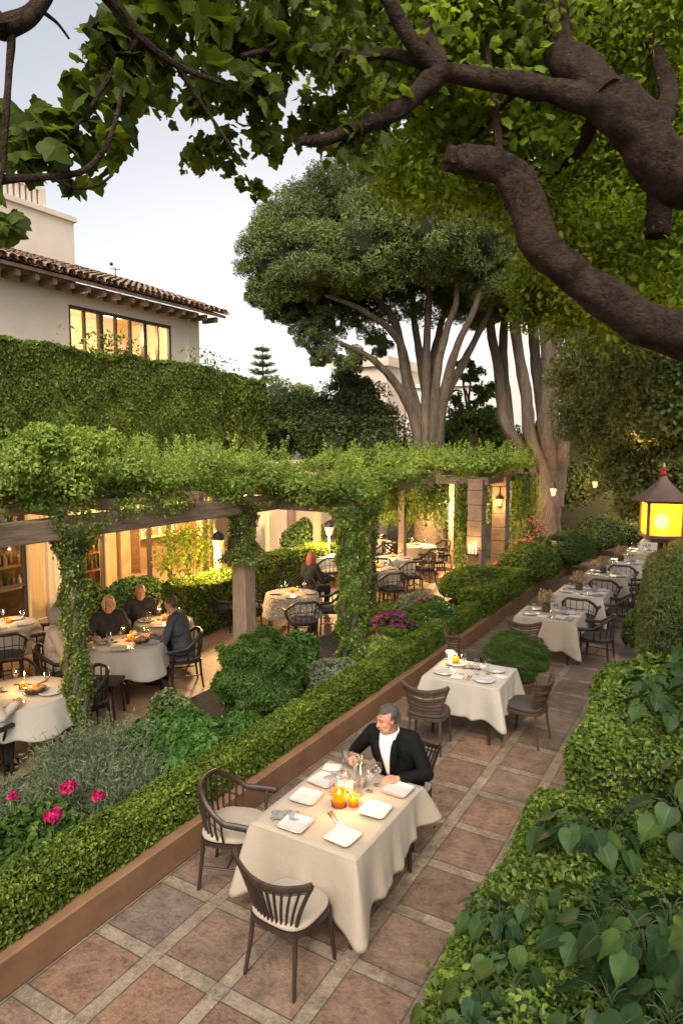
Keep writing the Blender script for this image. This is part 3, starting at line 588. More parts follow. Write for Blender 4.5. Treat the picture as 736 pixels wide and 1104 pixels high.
# bar shelves with bottles
def shelf_unit(x, y0, y1, label, levels):
    t = thing('bar_shelf', label, 'shelf', (x, (y0 + y1) / 2, 0), 0); L = (y1 - y0) / 2
    mb = MB()
    for z in levels: mb.box(-.16, .16, -L + .03, L - .03, z - .025, z); 
    mb.build('shelf_board', 'gold', t, smooth=False)
    mb = MB(); mb.box(-.17, .17, -L, -L + .03, 0, levels[-1] + .4); mb.box(-.17, .17, L - .03, L, 0, levels[-1] + .4); mb.box(-.19, -.17, -L, L, 0, levels[-1] + .4); mb.build('carcass', 'tabletop', t, smooth=False)
bott = []
def bottle(m, hh, wd):
    mb = MB(); mb.lathe([(wd, 0), (wd, hh * .6), (wd * .8, hh * .68), (wd * .33, hh * .78), (wd * .33, hh), (wd * .4, hh)], 10)
    return mb, m
protos = {}
def put_bottle(loc, kind, group, label):
    if kind not in protos:
        m, hh, wd = {'a': ('bottle_amber', .27, .04), 'g': ('bottle_green', .31, .038), 'c': ('bottle_clear', .24, .045)}[kind]
        mb = MB(); mb.lathe([(wd, 0), (wd, hh * .6), (wd * .8, hh * .68), (wd * .33, hh * .78), (wd * .33, hh), (wd * .4, hh)], 10); o = mb.build('bottle', m); protos[kind] = o
    else:
        o = protos[kind].copy(); C.objects.link(o)
    o.location = loc; tag(o, label, 'bottle', group)
KN = {'a': 'amber', 'g': 'dark green', 'c': 'pale'}
for (x, y0, y1, lv, lab, wh, nb) in ((-12.35, 7.0, 8.5, (.75, 1.2, 1.65, 2.05), 'lit bar shelves full of bottles behind the leftmost window', 'on the bar shelves behind the leftmost window', 10),
                          (-12.4, 9.6, 10.3, (.8, 1.2, 1.6), 'narrow bottle shelf glowing behind the vine clad pergola post', 'on the narrow shelf behind the vine clad post', 4),
                          (-14.3, 12.9, 15.2, (1.0, 1.5, 1.95), 'wide bottle shelf on the back wall inside the big restaurant window', 'on the back wall shelf inside the big restaurant window', 9)):
    shelf_unit(x, y0, y1, lab, lv)
    for z in lv:
        for q in range(nb):
            kd = 'aagcc'[int(rng.integers(5))]
            put_bottle((x + rng.uniform(-.06, .08), y0 + .08 + (y1 - y0 - .16) * (q + .5) / nb + rng.uniform(-.02, .02), z), kd, KN[kd] + ' bottles ' + wh, KN[kd] + ' glass bottle standing ' + wh)
t = thing('pink_ornament', 'small bright pink ornament on the bar shelf at the far left', 'ornament', (-12.28, 8.1, 1.655)); mb = MB(); mb.lathe([(.02, 0), (.03, .05), (.07, .12), (.05, .22), (.01, .26)], 10); mb.build('body', 'magenta', t)
# ivy over the wall
r = thing('wall_ivy', 'dense green ivy covering the restaurant wall below the upstairs window', 'ivy', (-11.85, 7, 0))
mb = MB(); k = 150000
P = np.stack([np.full(k, -11.72), rng.uniform(-3, 13.6, k), rng.uniform(2.55, 5.62, k)], 1); P[:, 0] += .09 * vn(P, 3.2, 5) + .05 * vn(P, 9, 6) - .06 * rng.random(k) ** 2; P[:, 2] += .09 * vn(P, 2.6, 8) * (P[:, 2] > 5)
leaves(mb, P, np.tile([1, 0, .35], (k, 1)), .085, 'oval', 0, .45, (0, 0, -1))
k = 14000; P = np.stack([rng.uniform(-12.35, -11.75, k), rng.uniform(-3, 13.6, k), np.full(k, 5.55)], 1); P[:, 2] += .13 * vn(P, 2.6, 8) + .07 * vn(P, 8, 9); leaves(mb, P, np.tile([.2, 0, 1], (k, 1)), .10, 'oval', 0, .6)
k = 600
P = np.stack([rng.uniform(-12.2, -11.8, k), 10.3 + rng.normal(size=k) * .5 + (rng.random(k) > .6) * 3.2, 5.55 + .55 * rng.random(k) ** 2], 1); leaves(mb, P, np.tile([.6, 0, .5], (k, 1)), .09, 'oval', 0, .9)
wp(mb, 'foliage', 'ivy', r, smooth=False)
r = thing('wall_ivy', 'darker ivy mass at the far corner of the restaurant wall', 'ivy', (-12.2, 14.7, 0))
mb = MB(); P, Nn = boxshell(26000, -12.9, -12.0, 13.45, 16.0, 2.6, 5.5, 'xXyYZ', .04, .16, 2.5, 3); leaves(mb, P, Nn, .10, 'oval', 0, .5, (0, 0, -1)); wp(mb, 'foliage', 'ivy', r, smooth=False)

# ------------------------------------------------------------------ buildings behind the trees
r = thing('cream_building', 'small warm cream building with cornice beyond the trees', 'building', (-16.8, 33, 0))
mb = MB(); mb.box(-18.4, -15.3, 30.5, 36, 0, 7.6); wp(mb, 'wall', 'stucco2', r, smooth=False)
mb = MB(); mb.box(-18.6, -15.1, 30.3, 36.2, 7.6, 7.85); mb.box(-18.5, -15.2, 30.4, 36.1, 7.85, 8.1); wp(mb, 'cornice', 'stucco2', r, smooth=False)
mb = MB(); mb.box(-16.0, -15.28, 30.44, 30.56, 3.0, 5.2); wp(mb, 'window', 'frame', r, smooth=False)
r = thing('white_building', 'tall white building behind the two many-stemmed trees', 'building', (-10.5, 35, 0))
mb = MB(); mb.box(-15.2, -11.3, 32.6, 40, 0, 6.6); mb.box(-11.2, -6.6, 33.6, 40, 0, 11.5); wp(mb, 'wall', 'white', r, smooth=False)
mb = MB(); mb.box(-15.35, -11.2, 32.45, 40.1, 6.6, 6.8); wp(mb, 'cornice', 'white', r, smooth=False)
mb = MB(); mb.box(-7.9, -7.0, 33.52, 33.58, 6.3, 8.3); wp(mb, 'window', 'frame', r, smooth=False)
r = thing('garden_wall', 'pale garden wall with a wooden post beyond the far end of the restaurant', 'wall', (-12.1, 19, 0))
mb = MB(); mb.box(-12.3, -12.0, 16.05, 24, 0, 3.0); mb.box(-12.35, -11.95, 16.05, 24, 3.0, 3.12); wp(mb, 'wall', 'stucco', r, smooth=False)
mb = MB(); mb.box(-11.99, -11.8, 17.0, 17.2, 0, 2.98); wp(mb, 'post', 'post', r, smooth=False)

# ------------------------------------------------------------------ pergolas
def vinesheath(root_label, x, y, h, rad, n, size=.055, m='vine_dark', m2='vine', flare=.25, group=None, base=.0):
    r = thing('climbing_vine', root_label, 'vine', (x, y, base), 0, group)
    mb = MB()
    a = rng.uniform(0, 6.28, n); z = rng.random(n) * h; q = rad * (1 + .25 * np.sin(z * 7 + a * 2) + .2 * np.sin(z * 17 - a * 3)) + flare * np.clip((z - h * .8) / (h * .2), 0, 1) ** 2 * .6 + .12 * np.clip((.35 - z) / .35, 0, 1)
    q = q * (1 - .25 * rng.random(n)) + .05 * rng.random(n) ** 3
    P = np.stack([q * np.cos(a), q * np.sin(a), z], 1); Nn = np.stack([np.cos(a), np.sin(a), np.full(n, .3)], 1); cut = int(n * .72)
    leaves(mb, P[:cut], Nn[:cut], size, 'oval', 0, .7, (0, 0, -.6)); leaves(mb, P[cut:], Nn[cut:], size * 1.1, 'oval', 1, .8)
    mb.build('foliage', [m, m2], r, smooth=False)
    mb = MB()
    for k in range(5):
        ph = k * 1.3; zz = np.linspace(0, h, 24); mb.tube(np.stack([(rad * .85) * np.cos(ph + zz * (1.2 + .2 * k)), (rad * .85) * np.sin(ph + zz * (1.2 + .2 * k)), zz], 1), np.linspace(.035, .015, 24), 6, rough=.3, seed=k)
    mb.build('stem', 'bark_vine', r)
    return r
def post(mb, x, y, w_, h): mb.box(x - w_ / 2, x + w_ / 2, y - w_ / 2, y + w_ / 2, 0, h)
pg = thing('pergola', 'weathered timber pergola carrying the leafy vine beside the dining terrace', 'pergola', (-7.6, 6, 0))
for (x, y, w_) in ((-6.4, 4.85, .16), (-6.4, 7.9, .26), (-6.4, 1.6, .22), (-9.4, 4.85, .2), (-9.4, 9.5, .2)):
    if x < -9: continue
    mb = MB(); post(mb, x, y, w_, 2.56); o = wp(mb, 'post', 'post', pg, smooth=False); bev(o, .015)
mb = MB(); mb.box(-6.52, -6.3, -1.5, 10.9, 2.56, 2.8); o = wp(mb, 'beam', 'beam', pg, smooth=False); bev(o, .02)
mb = MB(); mb.box(-9.3, -9.1, -1.5, 10.9, 2.56, 2.8); wp(mb, 'beam', 'beam', pg, smooth=False)
mb = MB(); mb.box(-6.3, -4.9, 8.7, 8.9, 2.56, 2.78); wp(mb, 'beam', 'beam', pg, smooth=False)
mb = MB(); post(mb, -5.0, 8.8, .16, 2.56); wp(mb, 'post', 'post', pg, smooth=False)
mb = MB(); post(mb, -9.2, 10.6, .2, 2.56); wp(mb, 'post', 'post', pg, smooth=False)
for y in np.arange(-1.2, 10.9, .75):
    mb = MB(); mb.box(-9.5, -6.45, y - .05, y + .05, 2.802, 2.94); o = wp(mb, 'rafter', 'beam', pg, smooth=False)
vinesheath('thick old vine wrapped around the nearest pergola post at left', -6.4, 4.85, 2.75, .118, 20000, .034, flare=.5)
vinesheath('vine clinging to the top of the pale pergola post beside the seated man in grey', -6.4, 7.9, .95, .19, 8000, .04, flare=.45, base=1.8)
vinesheath('flowering vine column rising from the hedge bed at the pergola corner', -5.0, 8.8, 2.7, .19, 17000, .042, 'vine_mid', 'vine', flare=.4)
# foliage on top
def vineroof(name, label, x0, x1, y0, y1, z0, n, per, h=.42, size=.06, edge=.2, tall=True):
    r = thing(name, label, 'vine', ((x0 + x1) / 2, (y0 + y1) / 2, z0)); mb = MB()
    P, Nn = [], []
    for k in range(n):
        c = np.array((rng.uniform(x0, x1), rng.uniform(y0, y1), z0 + rng.uniform(.0, h))); q = rng.uniform(.16, .32)
        if tall and rng.random() < .18: c[2] += rng.uniform(.1, .3); q *= .8
        p, nn = shell(per, c, (q * 1.15, q * 1.15, q * .9), .35, 5, .6, -.6, k, .5); P.append(p); Nn.append(nn)
    if tall:                                             # a plume of taller growth above the nearest post
        for q in range(16):
            c = np.array((x1 - .25 + rng.normal() * .18, 4.7 + rng.normal() * .45, z0 + h + rng.uniform(0, .42))); p, nn = shell(per, c, (.17, .17, .2), .35, 5, .6, -.6, q, .5); P.append(p); Nn.append(nn)
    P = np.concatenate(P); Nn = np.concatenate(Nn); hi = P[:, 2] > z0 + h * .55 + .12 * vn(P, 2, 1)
    leaves(mb, P[hi], Nn[hi], size, 'oval', 0, .55, (0, 0, .25)); leaves(mb, P[~hi], Nn[~hi], size, 'oval', 1, .7)  # lower leaves use the darker copy, underside shade put into their colour
    if tall:                                             # fringe drooping over the front beam
        for q in range(34):
            c = np.array((x1 + rng.uniform(-.08, .06), rng.uniform(y0, y1), z0 - rng.uniform(-.1, .12))); p, nn = shell(130, c, (.12, .2, .15), .35, 5, .7, -1, q, .3); leaves(mb, p, nn, size, 'oval', int(rng.random() < .6), .7, (0, 0, -.5))
    # feathery upright shoots
    k = int(n * (1.5 if tall else .5))
    for q in range(k):
        c = np.array((rng.uniform(x0 + .1, x1), rng.uniform(y0, y1), z0 + h * .8)); L = rng.uniform(.25, .62); m_ = 60; t_ = rng.random(m_); d = np.array((rng.normal() * .25, rng.normal() * .25, 1))
        p = c + d * (t_ * L)[:, None] + rng.normal(size=(m_, 3)) * (.07 * (1.1 - t_))[:, None]; leaves(mb, p, rng.normal(size=(m_, 3)) + [0, 0, 1], size * .85, 'oval', 0, .8, (0, 0, .6))
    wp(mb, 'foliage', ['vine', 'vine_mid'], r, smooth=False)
    mb = MB()
    for q in range(14):
        ys = np.linspace(y0, y1, 30); mb.tube(np.stack([rng.uniform(x0, max(x0 + .1, x1 - .5)) + .12 * np.sin(ys * 1.7 + q), ys, z0 + .05 + .06 * np.sin(ys * 2.3 + q * 2)], 1), .018, 5)
    wp(mb, 'stem', 'bark_vine', r)
    return r
vineroof('pergola_vine', 'bright green feathery vine piled on the near pergola roof', -9.3, -6.22, -1.0, 9.4, 2.92, 250, 620, h=.34, size=.048)
vineroof('pergola_vine', 'short bridge of vine leading from the near pergola to the flowering column', -6.4, -4.8, 8.5, 9.2, 2.8, 24, 380, h=.18, tall=False)
pg = thing('pergola', 'far pergola on stone pillars hung with curtains of vine', 'pergola', (-7.6, 17, 0))
for (x, y) in ((-5.23, 15.3), (-5.23, 17.2)):
    mb = MB(); z = 0
    for q in range(8):
        hh = .34 + .02 * (q % 3); e = .006 * ((q * 37) % 3); mb.box(x - .19 + e, x + .19 - e, y - .19 + e, y + .19 - e, z, min(z + hh, 2.8)); z += hh + .004
    o = wp(mb, 'stone_pillar', 'stone', pg, smooth=False); bev(o, .02)
for (x, y) in ((-9.8, 15.3), (-7.2, 15.3), (-9.8, 18.6), (-7.2, 18.8), (-5.23, 19.1), (-6.4, 12.0)):
    mb = MB(); post(mb, x, y, .16, 2.56); wp(mb, 'post', 'beam', pg, smooth=False)
mb = MB(); mb.box(-10.2, -4.95, 15.22, 15.38, 2.66, 2.84); wp(mb, 'beam', 'beam', pg, smooth=False)
mb = MB(); mb.box(-5.33, -5.13, 15.4, 19.4, 2.64, 2.82); wp(mb, 'beam', 'beam', pg, smooth=False)
mb = MB(); mb.box(-10.2, -5.35, 19.1, 19.26, 2.66, 2.84); wp(mb, 'beam', 'beam', pg, smooth=False)
mb = MB(); mb.box(-6.5, -6.32, 10.92, 15.2, 2.58, 2.78); wp(mb, 'beam', 'beam', pg, smooth=False)
for y in np.arange(15.7, 19.1, .6):
    mb = MB(); mb.box(-10.2, -4.9, y - .05, y + .05, 2.845, 2.96); wp(mb, 'rafter', 'beam', pg, smooth=False)
vineroof('pergola_vine', 'soft green vine covering the far pergola roof', -10.2, -4.75, 15.2, 19.5, 2.95, 190, 380, h=.3, size=.07, tall=False)
vineroof('pergola_vine', 'strip of vine running over the beam between the two pergolas', -6.9, -6.0, 10.9, 15.2, 2.8, 22, 320, h=.2, size=.065, tall=False)
def hanging(label, x0, x1, y0, y1, ztop, drop, strands, per, size=.07, group='vine curtains hanging under the far pergola'):
    r = thing('hanging_vine', label, 'vine', ((x0 + x1) / 2, (y0 + y1) / 2, 0), 0, group); mb = MB(); st = MB()
    for k in range(strands):
        x, y = rng.uniform(x0, x1), rng.uniform(y0, y1); L = drop * rng.uniform(.35, 1); z = ztop - L * rng.random(per) ** .9
        P = np.stack([x + rng.normal(size=per) * .05, y + rng.normal(size=per) * .05, z], 1); leaves(mb, P, rng.normal(size=(per, 3)) + [.5, -.7, .2], size, 'oval', int(k % 3 == 0), .5, (0, 0, -1.4))
        st.tube([(x, y, ztop), (x + .02, y, ztop - L * .5), (x, y, ztop - L)], [.008, .006, .003], 4)
    wp(mb, 'foliage', ['vine_mid', 'vine'], r, smooth=False); wp(st, 'stem', 'twigwood', r)
hanging('curtain of hanging vine left of the stone pillar under the far pergola', -8.2, -5.5, 15.3, 15.6, 2.75, 1.3, 80, 70)
hanging('full length vine curtain hugging the left side of the stone pillar', -5.75, -5.45, 15.2, 15.5, 2.75, 2.7, 16, 170)
hanging('vine curtain hanging over the walkway end of the far pergola', -5.2, -4.8, 17.6, 19.3, 2.8, 2.4, 40, 110)
hanging('deep vine curtain at the back of the far pergola', -10, -5.4, 18.9, 19.3, 2.8, 2.3, 90, 90)
hanging('vine curtain hanging from the beam between the pergolas', -6.6, -6.1, 11.5, 14.8, 2.7, .9, 40, 50)
vinesheath('leafy vine wrapped around the dark post under the beam between the pergolas', -6.4, 12.0, 2.6, .14, 2600, .06, 'bush', 'vine')
# ------------------------------------------------------------------ trees
def crown_clumps(mb, items, subs, per, size, tm='diamond', m=0, subr=.36, up=.35, jit=.6, core=.7, corem=1, seed=0, flat=.85, depth=.4):
    for k, (c, r) in enumerate(items):
        d = unit(rng.normal(size=(subs, 3)))
        if core: mb.ico(c, (r * core, r * core, r * core * flat), 2, corem, .15, 3, k)  # dark solid core added inside the clump to block light
        for q in d:
            cc = np.array(c) + q * r * np.array((1, 1, flat)) * rng.uniform(.7, .95); rr = r * subr * rng.uniform(.75, 1.25)
            P, Nn = shell(per, cc, (rr, rr, rr * .85), .3, 4, depth, -.75, int(rng.integers(1e5)), up); leaves(mb, P, Nn + q * .5, size, tm, m, jit)
# big many-stemmed conifer
r = thing('umbrella_tree', 'large dark evergreen with fan of grey stems and broad rounded crown', 'tree', (-8.2, 19.3, 0))
stems = [[(-.25, .0, 0), (-.3, 0, 2.6), at(446, 452, 21), at(425, 412, 20.6), at(398, 385, 20.2), at(366, 370, 20)],
         [(-.15, -.1, 0), (-.2, -.05, 2.8), at(437, 405, 21), at(428, 365, 20.6), at(392, 335, 20), at(350, 318, 19.6)],
         [(-.05, .1, 0), (-.1, .1, 3), at(436, 392, 21.2), at(424, 345, 21.2), at(398, 312, 21.2), at(380, 280, 21.2)],
         [(.05, -.1, 0), (0, -.1, 3), at(459, 420, 21), at(460, 360, 21), at(462, 315, 21), at(455, 260, 21)],
         [(.1, .1, 0), (.1, .15, 3), at(455, 400, 21.6), at(446, 345, 21.8), at(444, 300, 22), at(440, 250, 22)],
         [(.2, 0, 0), (.25, -.1, 2.9), at(478, 425, 20.6), at(494, 370, 20.2), at(512, 330, 19.9), at(530, 270, 20)],
         [(.3, .1, 0), (.3, .1, 2.8), at(476, 440, 21.4), at(500, 390, 21.6), at(522, 345, 21.6), at(540, 300, 21.6)],
         [(.15, -.2, 0), (.2, -.2, 3), at(470, 410, 20.4), at(480, 360, 20.2), at(492, 320, 20), at(490, 250, 20)],
         [(0, .2, 0), (.1, .25, 3), at(466, 400, 22.2), at(475, 350, 22.6), at(486, 320, 22.8), at(500, 280, 22.8)]]
mb = MB()
for k, s_ in enumerate(stems):
    s_ = [np.array(p, float) + (np.array((-8.2, 19.3, 0)) if i < 2 else 0) for i, p in enumerate(s_)]; s_ = spline(s_, 6); mb.tube(s_, np.linspace(.21, .06, len(s_)) * rng.uniform(.8, 1.15), 10, rough=.16, seed=k)
mb.tube(spline([(-8.2, 19.3, -.1), (-8.2, 19.3, .8), (-8.2, 19.3, 2.6)]), np.linspace(.66, .42, 13), 14, rough=.12)
wp(mb, 'trunk', 'bark_grey', r)
cl = [(300, 285, 20, 1.25), (322, 250, 20.6, 1.35), (360, 228, 21, 1.45), (402, 208, 21.5, 1.5), (448, 192, 21.5, 1.6), (495, 200, 22, 1.6), (540, 228, 22, 1.6), (345, 285, 19.4, 1.4), (398, 262, 19.2, 1.55), (450, 245, 19.2, 1.6), (500, 255, 19.8, 1.6), (548, 280, 21, 1.4),
      (296, 318, 20.3, .8), (334, 318, 21.4, 1.0), (380, 312, 22, 1.1), (438, 298, 22.5, 1.1), (492, 305, 22.5, 1.1), (372, 250, 23, 1.5), (425, 235, 23.4, 1.6), (480, 240, 23.6, 1.6), (530, 300, 20.4, 1.0)]
mb = MB(); crown_clumps(mb, [(at(a, b, d), q) for a, b, d, q in cl], 40, 430, .10, 'needle2', subr=.30, core=.6, depth=.55)
sm = [(332, 360, 20, .45), (350, 372, 20.3, .5), (378, 388, 20.2, .45), (366, 346, 21, .55), (402, 350, 21.5, .6), (345, 340, 20.5, .5), (310, 340, 20.4, .4), (410, 372, 21.6, .4), (435, 330, 22, .7), (470, 335, 22.5, .7), (505, 345, 22.5, .7), (345, 385, 20, .3)]
crown_clumps(mb, [(at(a, b, d), q) for a, b, d, q in sm], 16, 220, .09, 'needle2', subr=.4, core=0)
wp(mb, 'crown', ['pine', 'twig'], r, smooth=False)
# second many-stemmed tree
B2 = np.array((-5.25, 22.4, 0)); r = thing('umbrella_tree', 'tall grey tree splitting into upright stems above its thick lamp-lit trunk', 'tree', B2)
mb = MB(); mb.tube(spline([B2 + (0, 0, -.1), B2 + (0, 0, .9), B2 + (.02, 0, 2.0), B2 + (.05, 0, 3.3)]), np.interp(np.linspace(0, 1, 19), [0, .3, .6, 1], [.62, .5, .44, .12]), 22, rough=.16)
st = [[(-.3, 0, 1.6), (-.45, 0, 2.7), at(560, 478, 22.8), at(543, 455, 22.8), at(537, 400, 22.9), at(528, 345, 23), at(535, 290, 23)],
      [(-.2, .1, 1.6), (-.3, .1, 2.8), at(553, 482, 23), at(546, 430, 23.1), at(542, 370, 23.2), at(548, 300, 23.2)],
      [(-.1, -.1, 1.6), (-.1, -.1, 2.8), at(571, 470, 22.5), at(566, 420, 22.4), at(556, 365, 22.4), at(550, 300, 22.4)],
      [(0, .1, 1.6), (.05, .1, 2.9), at(585, 450, 22.9), at(577, 390, 23), at(573, 330, 23), at(575, 280, 23)],
      [(.1, -.05, 1.6), (.15, -.05, 2.9), at(587, 460, 22.3), at(590, 400, 22.2), at(585, 340, 22.2), at(580, 280, 22.2)],
      [(.2, .1, 1.6), (.3, .1, 2.8), at(595, 450, 22.8), at(600, 390, 22.9), at(598, 340, 22.9), at(602, 280, 22.9)],
      [(.3, 0, 1.6), (.4, 0, 2.6), at(608, 478, 22.6), at(610, 430, 22.6), at(613, 370, 22.6), at(618, 300, 22.6)]]
for k, s_ in enumerate(st):
    s_ = [np.array(p, float) + (B2 if i < 2 else 0) for i, p in enumerate(s_)]; s_ = spline(s_, 6); mb.tube(s_, np.linspace(.24, .14, len(s_)) * rng.uniform(.85, 1.15), 10, rough=.14, seed=k)
wp(mb, 'trunk', 'bark_grey', r)
mb = MB(); cl = [(518, 305, 23.2, 1.2), (560, 290, 23, 1.4), (605, 295, 23, 1.3), (640, 280, 23, 1.5), (540, 250, 24, 1.8), (590, 240, 24, 1.8), (640, 230, 24, 1.8), (580, 270, 22, 1.4), (530, 325, 23.2, .7), (618, 318, 23, .7)]
crown_clumps(mb, [(at(a, b, d), q) for a, b, d, q in cl], 26, 200, .15, 'diamond', core=.7); wp(mb, 'crown', ['dark', 'twig'], r, smooth=False)
# slim tree between
r = thing('slim_tree', 'slim twiggy tree with thin bare stems between the two many-stemmed trees', 'tree', (-7.6, 24.5, 0)); mb = MB()
for k, (a, b) in enumerate(((508, 400), (496, 390), (520, 410), (502, 420))):
    s_ = spline([np.array((-7.6 + .1 * k, 24.5, 0)), at(506, 470, 25.5) + (.1 * k, 0, 0), at(a, b, 25.5)], 6); mb.tube(s_, np.linspace(.08, .03, len(s_)), 6)
wp(mb, 'trunk', 'bark_grey', r); mb = MB(); crown_clumps(mb, [(at(a, b, 25.5), q) for a, b, q in ((500, 440, .7), (520, 455, .7), (490, 465, .8), (510, 475, .9), (532, 470, .7), (505, 400, .5), (522, 425, .5))], 12, 110, .12, 'diamond', core=0); wp(mb, 'crown', 'bush', r, smooth=False)
# star-shaped conifer far left
b_ = at(285, 552, 45); b_[2] = 0; r = thing('tiered_conifer', 'small tiered conifer standing alone against the bright sky', 'tree', b_)
mb = MB(); mb.tube([(0, 0, 0), (0, 0, 10.3)], [.16, .03], 7); mb.build('trunk', 'bark_grey', r); mb = MB(); st = MB()
for q in range(12):
    z = 4.2 + q * .52; L = 2.4 - q * .185
    for k in range(7):
        a = k * 6.283 / 7 + q * .4 + rng.normal() * .15; z = 4.2 + q * .52 + rng.normal() * .05; n_ = 130; t_ = rng.random(n_) ** .8; lift = .55 * t_ ** 2
        P = np.stack([np.cos(a) * t_ * L, np.sin(a) * t_ * L, z + lift * L * .6 - .12 * t_], 1) + rng.normal(size=(n_, 3)) * [.10, .10, .045]; leaves(mb, P, np.tile([0, 0, 1.], (n_, 1)), .2, 'needle', 0, .4, (math.cos(a), math.sin(a), .2))
        mb.tube([(0, 0, z), (math.cos(a) * L * .5, math.sin(a) * L * .5, z + .0), (math.cos(a) * L, math.sin(a) * L, z + .2 * L)], [.04, .03, .01], 4, m=1)
mb.build('crown', ['pine', 'twigwood'], r, smooth=False)
# shrubs and small trees under the bright sky
def small_tree(name, label, pts, base, m, per=140, size=.12, subs=16, tm='diamond', core=.55, group=None):
    r = thing(name, label, 'tree', base, 0, group); mb = MB(); b0 = np.array(base, float)
    for k, (c, q) in enumerate(pts):
        if k % 2 == 0 or len(pts) < 4: s_ = spline([b0, b0 * .4 + np.array(c) * .6 + (0, 0, -.4), np.array(c)], 5); mb.tube(s_, np.linspace(.09, .02, len(s_)), 6)
    wp(mb, 'trunk', 'bark_grey', r); mb = MB(); crown_clumps(mb, pts, subs, per, size, tm, core=core, subr=.42); wp(mb, 'crown', [m, 'twig'], r, smooth=False); return r
small_tree('bushy_tree', 'rounded dark bush below the lone tiered conifer', [(at(a, b, d), q) for a, b, d, q in ((300, 460, 23, 1.1), (318, 450, 24, .9), (330, 470, 22.5, 1.0), (300, 480, 22.5, 1.0), (282, 470, 22, .8), (312, 440, 24.5, .6))], (-16.0, 17.0, 0), 'dark')
small_tree('bushy_tree', 'tall twiggy bush reaching up in front of the small cream building', [(at(a, b, d), q) for a, b, d, q in ((385, 455, 22.5, 1.2), (370, 435, 23, .9), (400, 440, 23, .9), (352, 462, 22, 1.0), (412, 465, 22.5, .9), (372, 412, 23, .5), (360, 480, 21.5, .9), (400, 480, 21.5, .9), (345, 440, 23.5, .5), (392, 418, 23.3, .4))], (-11.9, 19.6, 0), 'dark', size=.1)
small_tree('bushy_tree', 'green bush between the trunks in front of the white building', [(at(a, b, d), q) for a, b, d, q in ((500, 470, 26.5, 1.1), (525, 462, 27, 1.0), (480, 480, 26, .9), (545, 480, 26, .8), (440, 490, 24.5, .8))], (-9.6, 25.2, 0), 'bush')
small_tree('bushy_tree', 'brownish bush catching the low light below the sky gap', [(at(a, b, d), q) for a, b, d, q in ((300, 425, 32, .9), (316, 432, 33, .9), (330, 428, 34, .7), (290, 440, 31, .9))], (-20.5, 26, 0), 'olive', per=110, size=.13)
# dark evergreen hanging over the right end
r = thing('evergreen_tree', 'dense olive green evergreen hanging over the right side of the walkway', 'tree', (3.2, 17, 0)); mb = MB()
for c in ((640, 400, 16), (700, 400, 14), (690, 460, 15), (740, 360, 14)):
    s_ = spline([(3.2, 17, 0), (2.8, 16.8, 3), at(*c)], 6); mb.tube(s_, np.linspace(.3, .05, len(s_)), 8, rough=.1)
wp(mb, 'trunk', 'bark_grey', r); mb = MB()
cl = [(648, 372, 17, 1.2), (690, 372, 15, 1.2), (730, 372, 13, 1.1), (640, 415, 17.5, 1.1), (672, 418, 15.5, 1.1), (712, 420, 13.5, 1.1), (650, 455, 17, 1.0), (690, 455, 15, 1.0), (730, 455, 13, 1.0), (672, 335, 17, 1.3), (720, 325, 15, 1.3), (636, 340, 18, 1.1), (750, 415, 12, 1.0), (700, 478, 14, .5)]
crown_clumps(mb, [(at(a, b, d), q) for a, b, d, q in cl], 30, 300, .085, 'diamond', core=.5, subr=.36); wp(mb, 'crown', ['olive', 'twig'], r, smooth=False)
small_tree('silvery_tree', 'silvery leaved tree right behind the square amber lantern', [(at(a, b, d), q) for a, b, d, q in ((695, 525, 13, .62), (722, 505, 12.6, .62), (672, 500, 13.6, .45), (680, 535, 13.6, .45), (745, 530, 12.4, .6), (700, 490, 13.3, .5), (735, 560, 12, .4))], (.9, 13.4, 0), 'olive', per=260, size=.07, subs=22)
for i, (x0, x1, y0, y1, z1, lab) in enumerate(((-6.8, -2.85, 25.6, 27, 4.4, 'dark clipped hedge rising behind the lamp-lit trunk'), (-2.9, 3.5, 27.2, 28.4, 5.0, 'dark hedge closing the far end of the walkway'), (-4.3, -3.3, 26.9, 27.9, 5.4, 'dark evergreen column between the two hedges at the end of the walkway'))):
    hedge('hedge', lab, x0, x1, y0, y1, 0, z1, 9000 if i < 2 else 4000, .14, 'dark', 'diamond', lump=.25, f=1.6, faces='xXyZ', jit=.08)

# ------------------------------------------------------------------ the great overhanging tree at right
r = thing('overhanging_tree', 'huge old tree whose rough dark limbs and canopy hang over the walkway', 'tree', (2.9, 6.6, 0)); mb = MB()
mb.tube(spline([(2.9, 6.6, -.1), (2.7, 6.5, 1.5), (2.5, 6.4, 3.2), (2.2, 6.3, 5.0), (1.6, 6.1, 6.2)], 8), np.linspace(.62, .36, 33), 20, rough=.12, seed=3)
A = spline([(2.6, 6.4, 2.6), (1.4, 6.1, 3.75)] + [at(*p) for p in ((736, 362, 5.7), (680, 340, 5.6), (625, 302, 5.5), (582, 262, 5.45), (566, 215, 5.45), (545, 184, 5.45), (515, 176, 5.4), (492, 172, 5.4))], 8)
ra = np.interp(np.linspace(0, 1, len(A)), [0, .25, .4, .6, .75, .88, .97, 1], [.32, .18, .138, .126, .118, .115, .112, .09]); mb.tube(A, ra, 32, rough=.2, seed=5)
Bp = spline([(2.2, 6.3, 4.8), (.8, 6.0, 5.3)] + [at(*p) for p in ((736, 190, 5.8), (690, 142, 5.7), (655, 108, 5.6), (612, 100, 5.6), (570, 93, 5.5), (520, 84, 5.4), (478, 76, 5.3), (450, 52, 5.2), (424, 8, 5.1), (405, -50, 5.0))], 8)
rb = np.interp(np.linspace(0, 1, len(Bp)), [0, .25, .38, .5, .65, .8, 1], [.3, .185, .145, .09, .076, .064, .04]); mb.tube(Bp, rb, 32, rough=.19, seed=7)
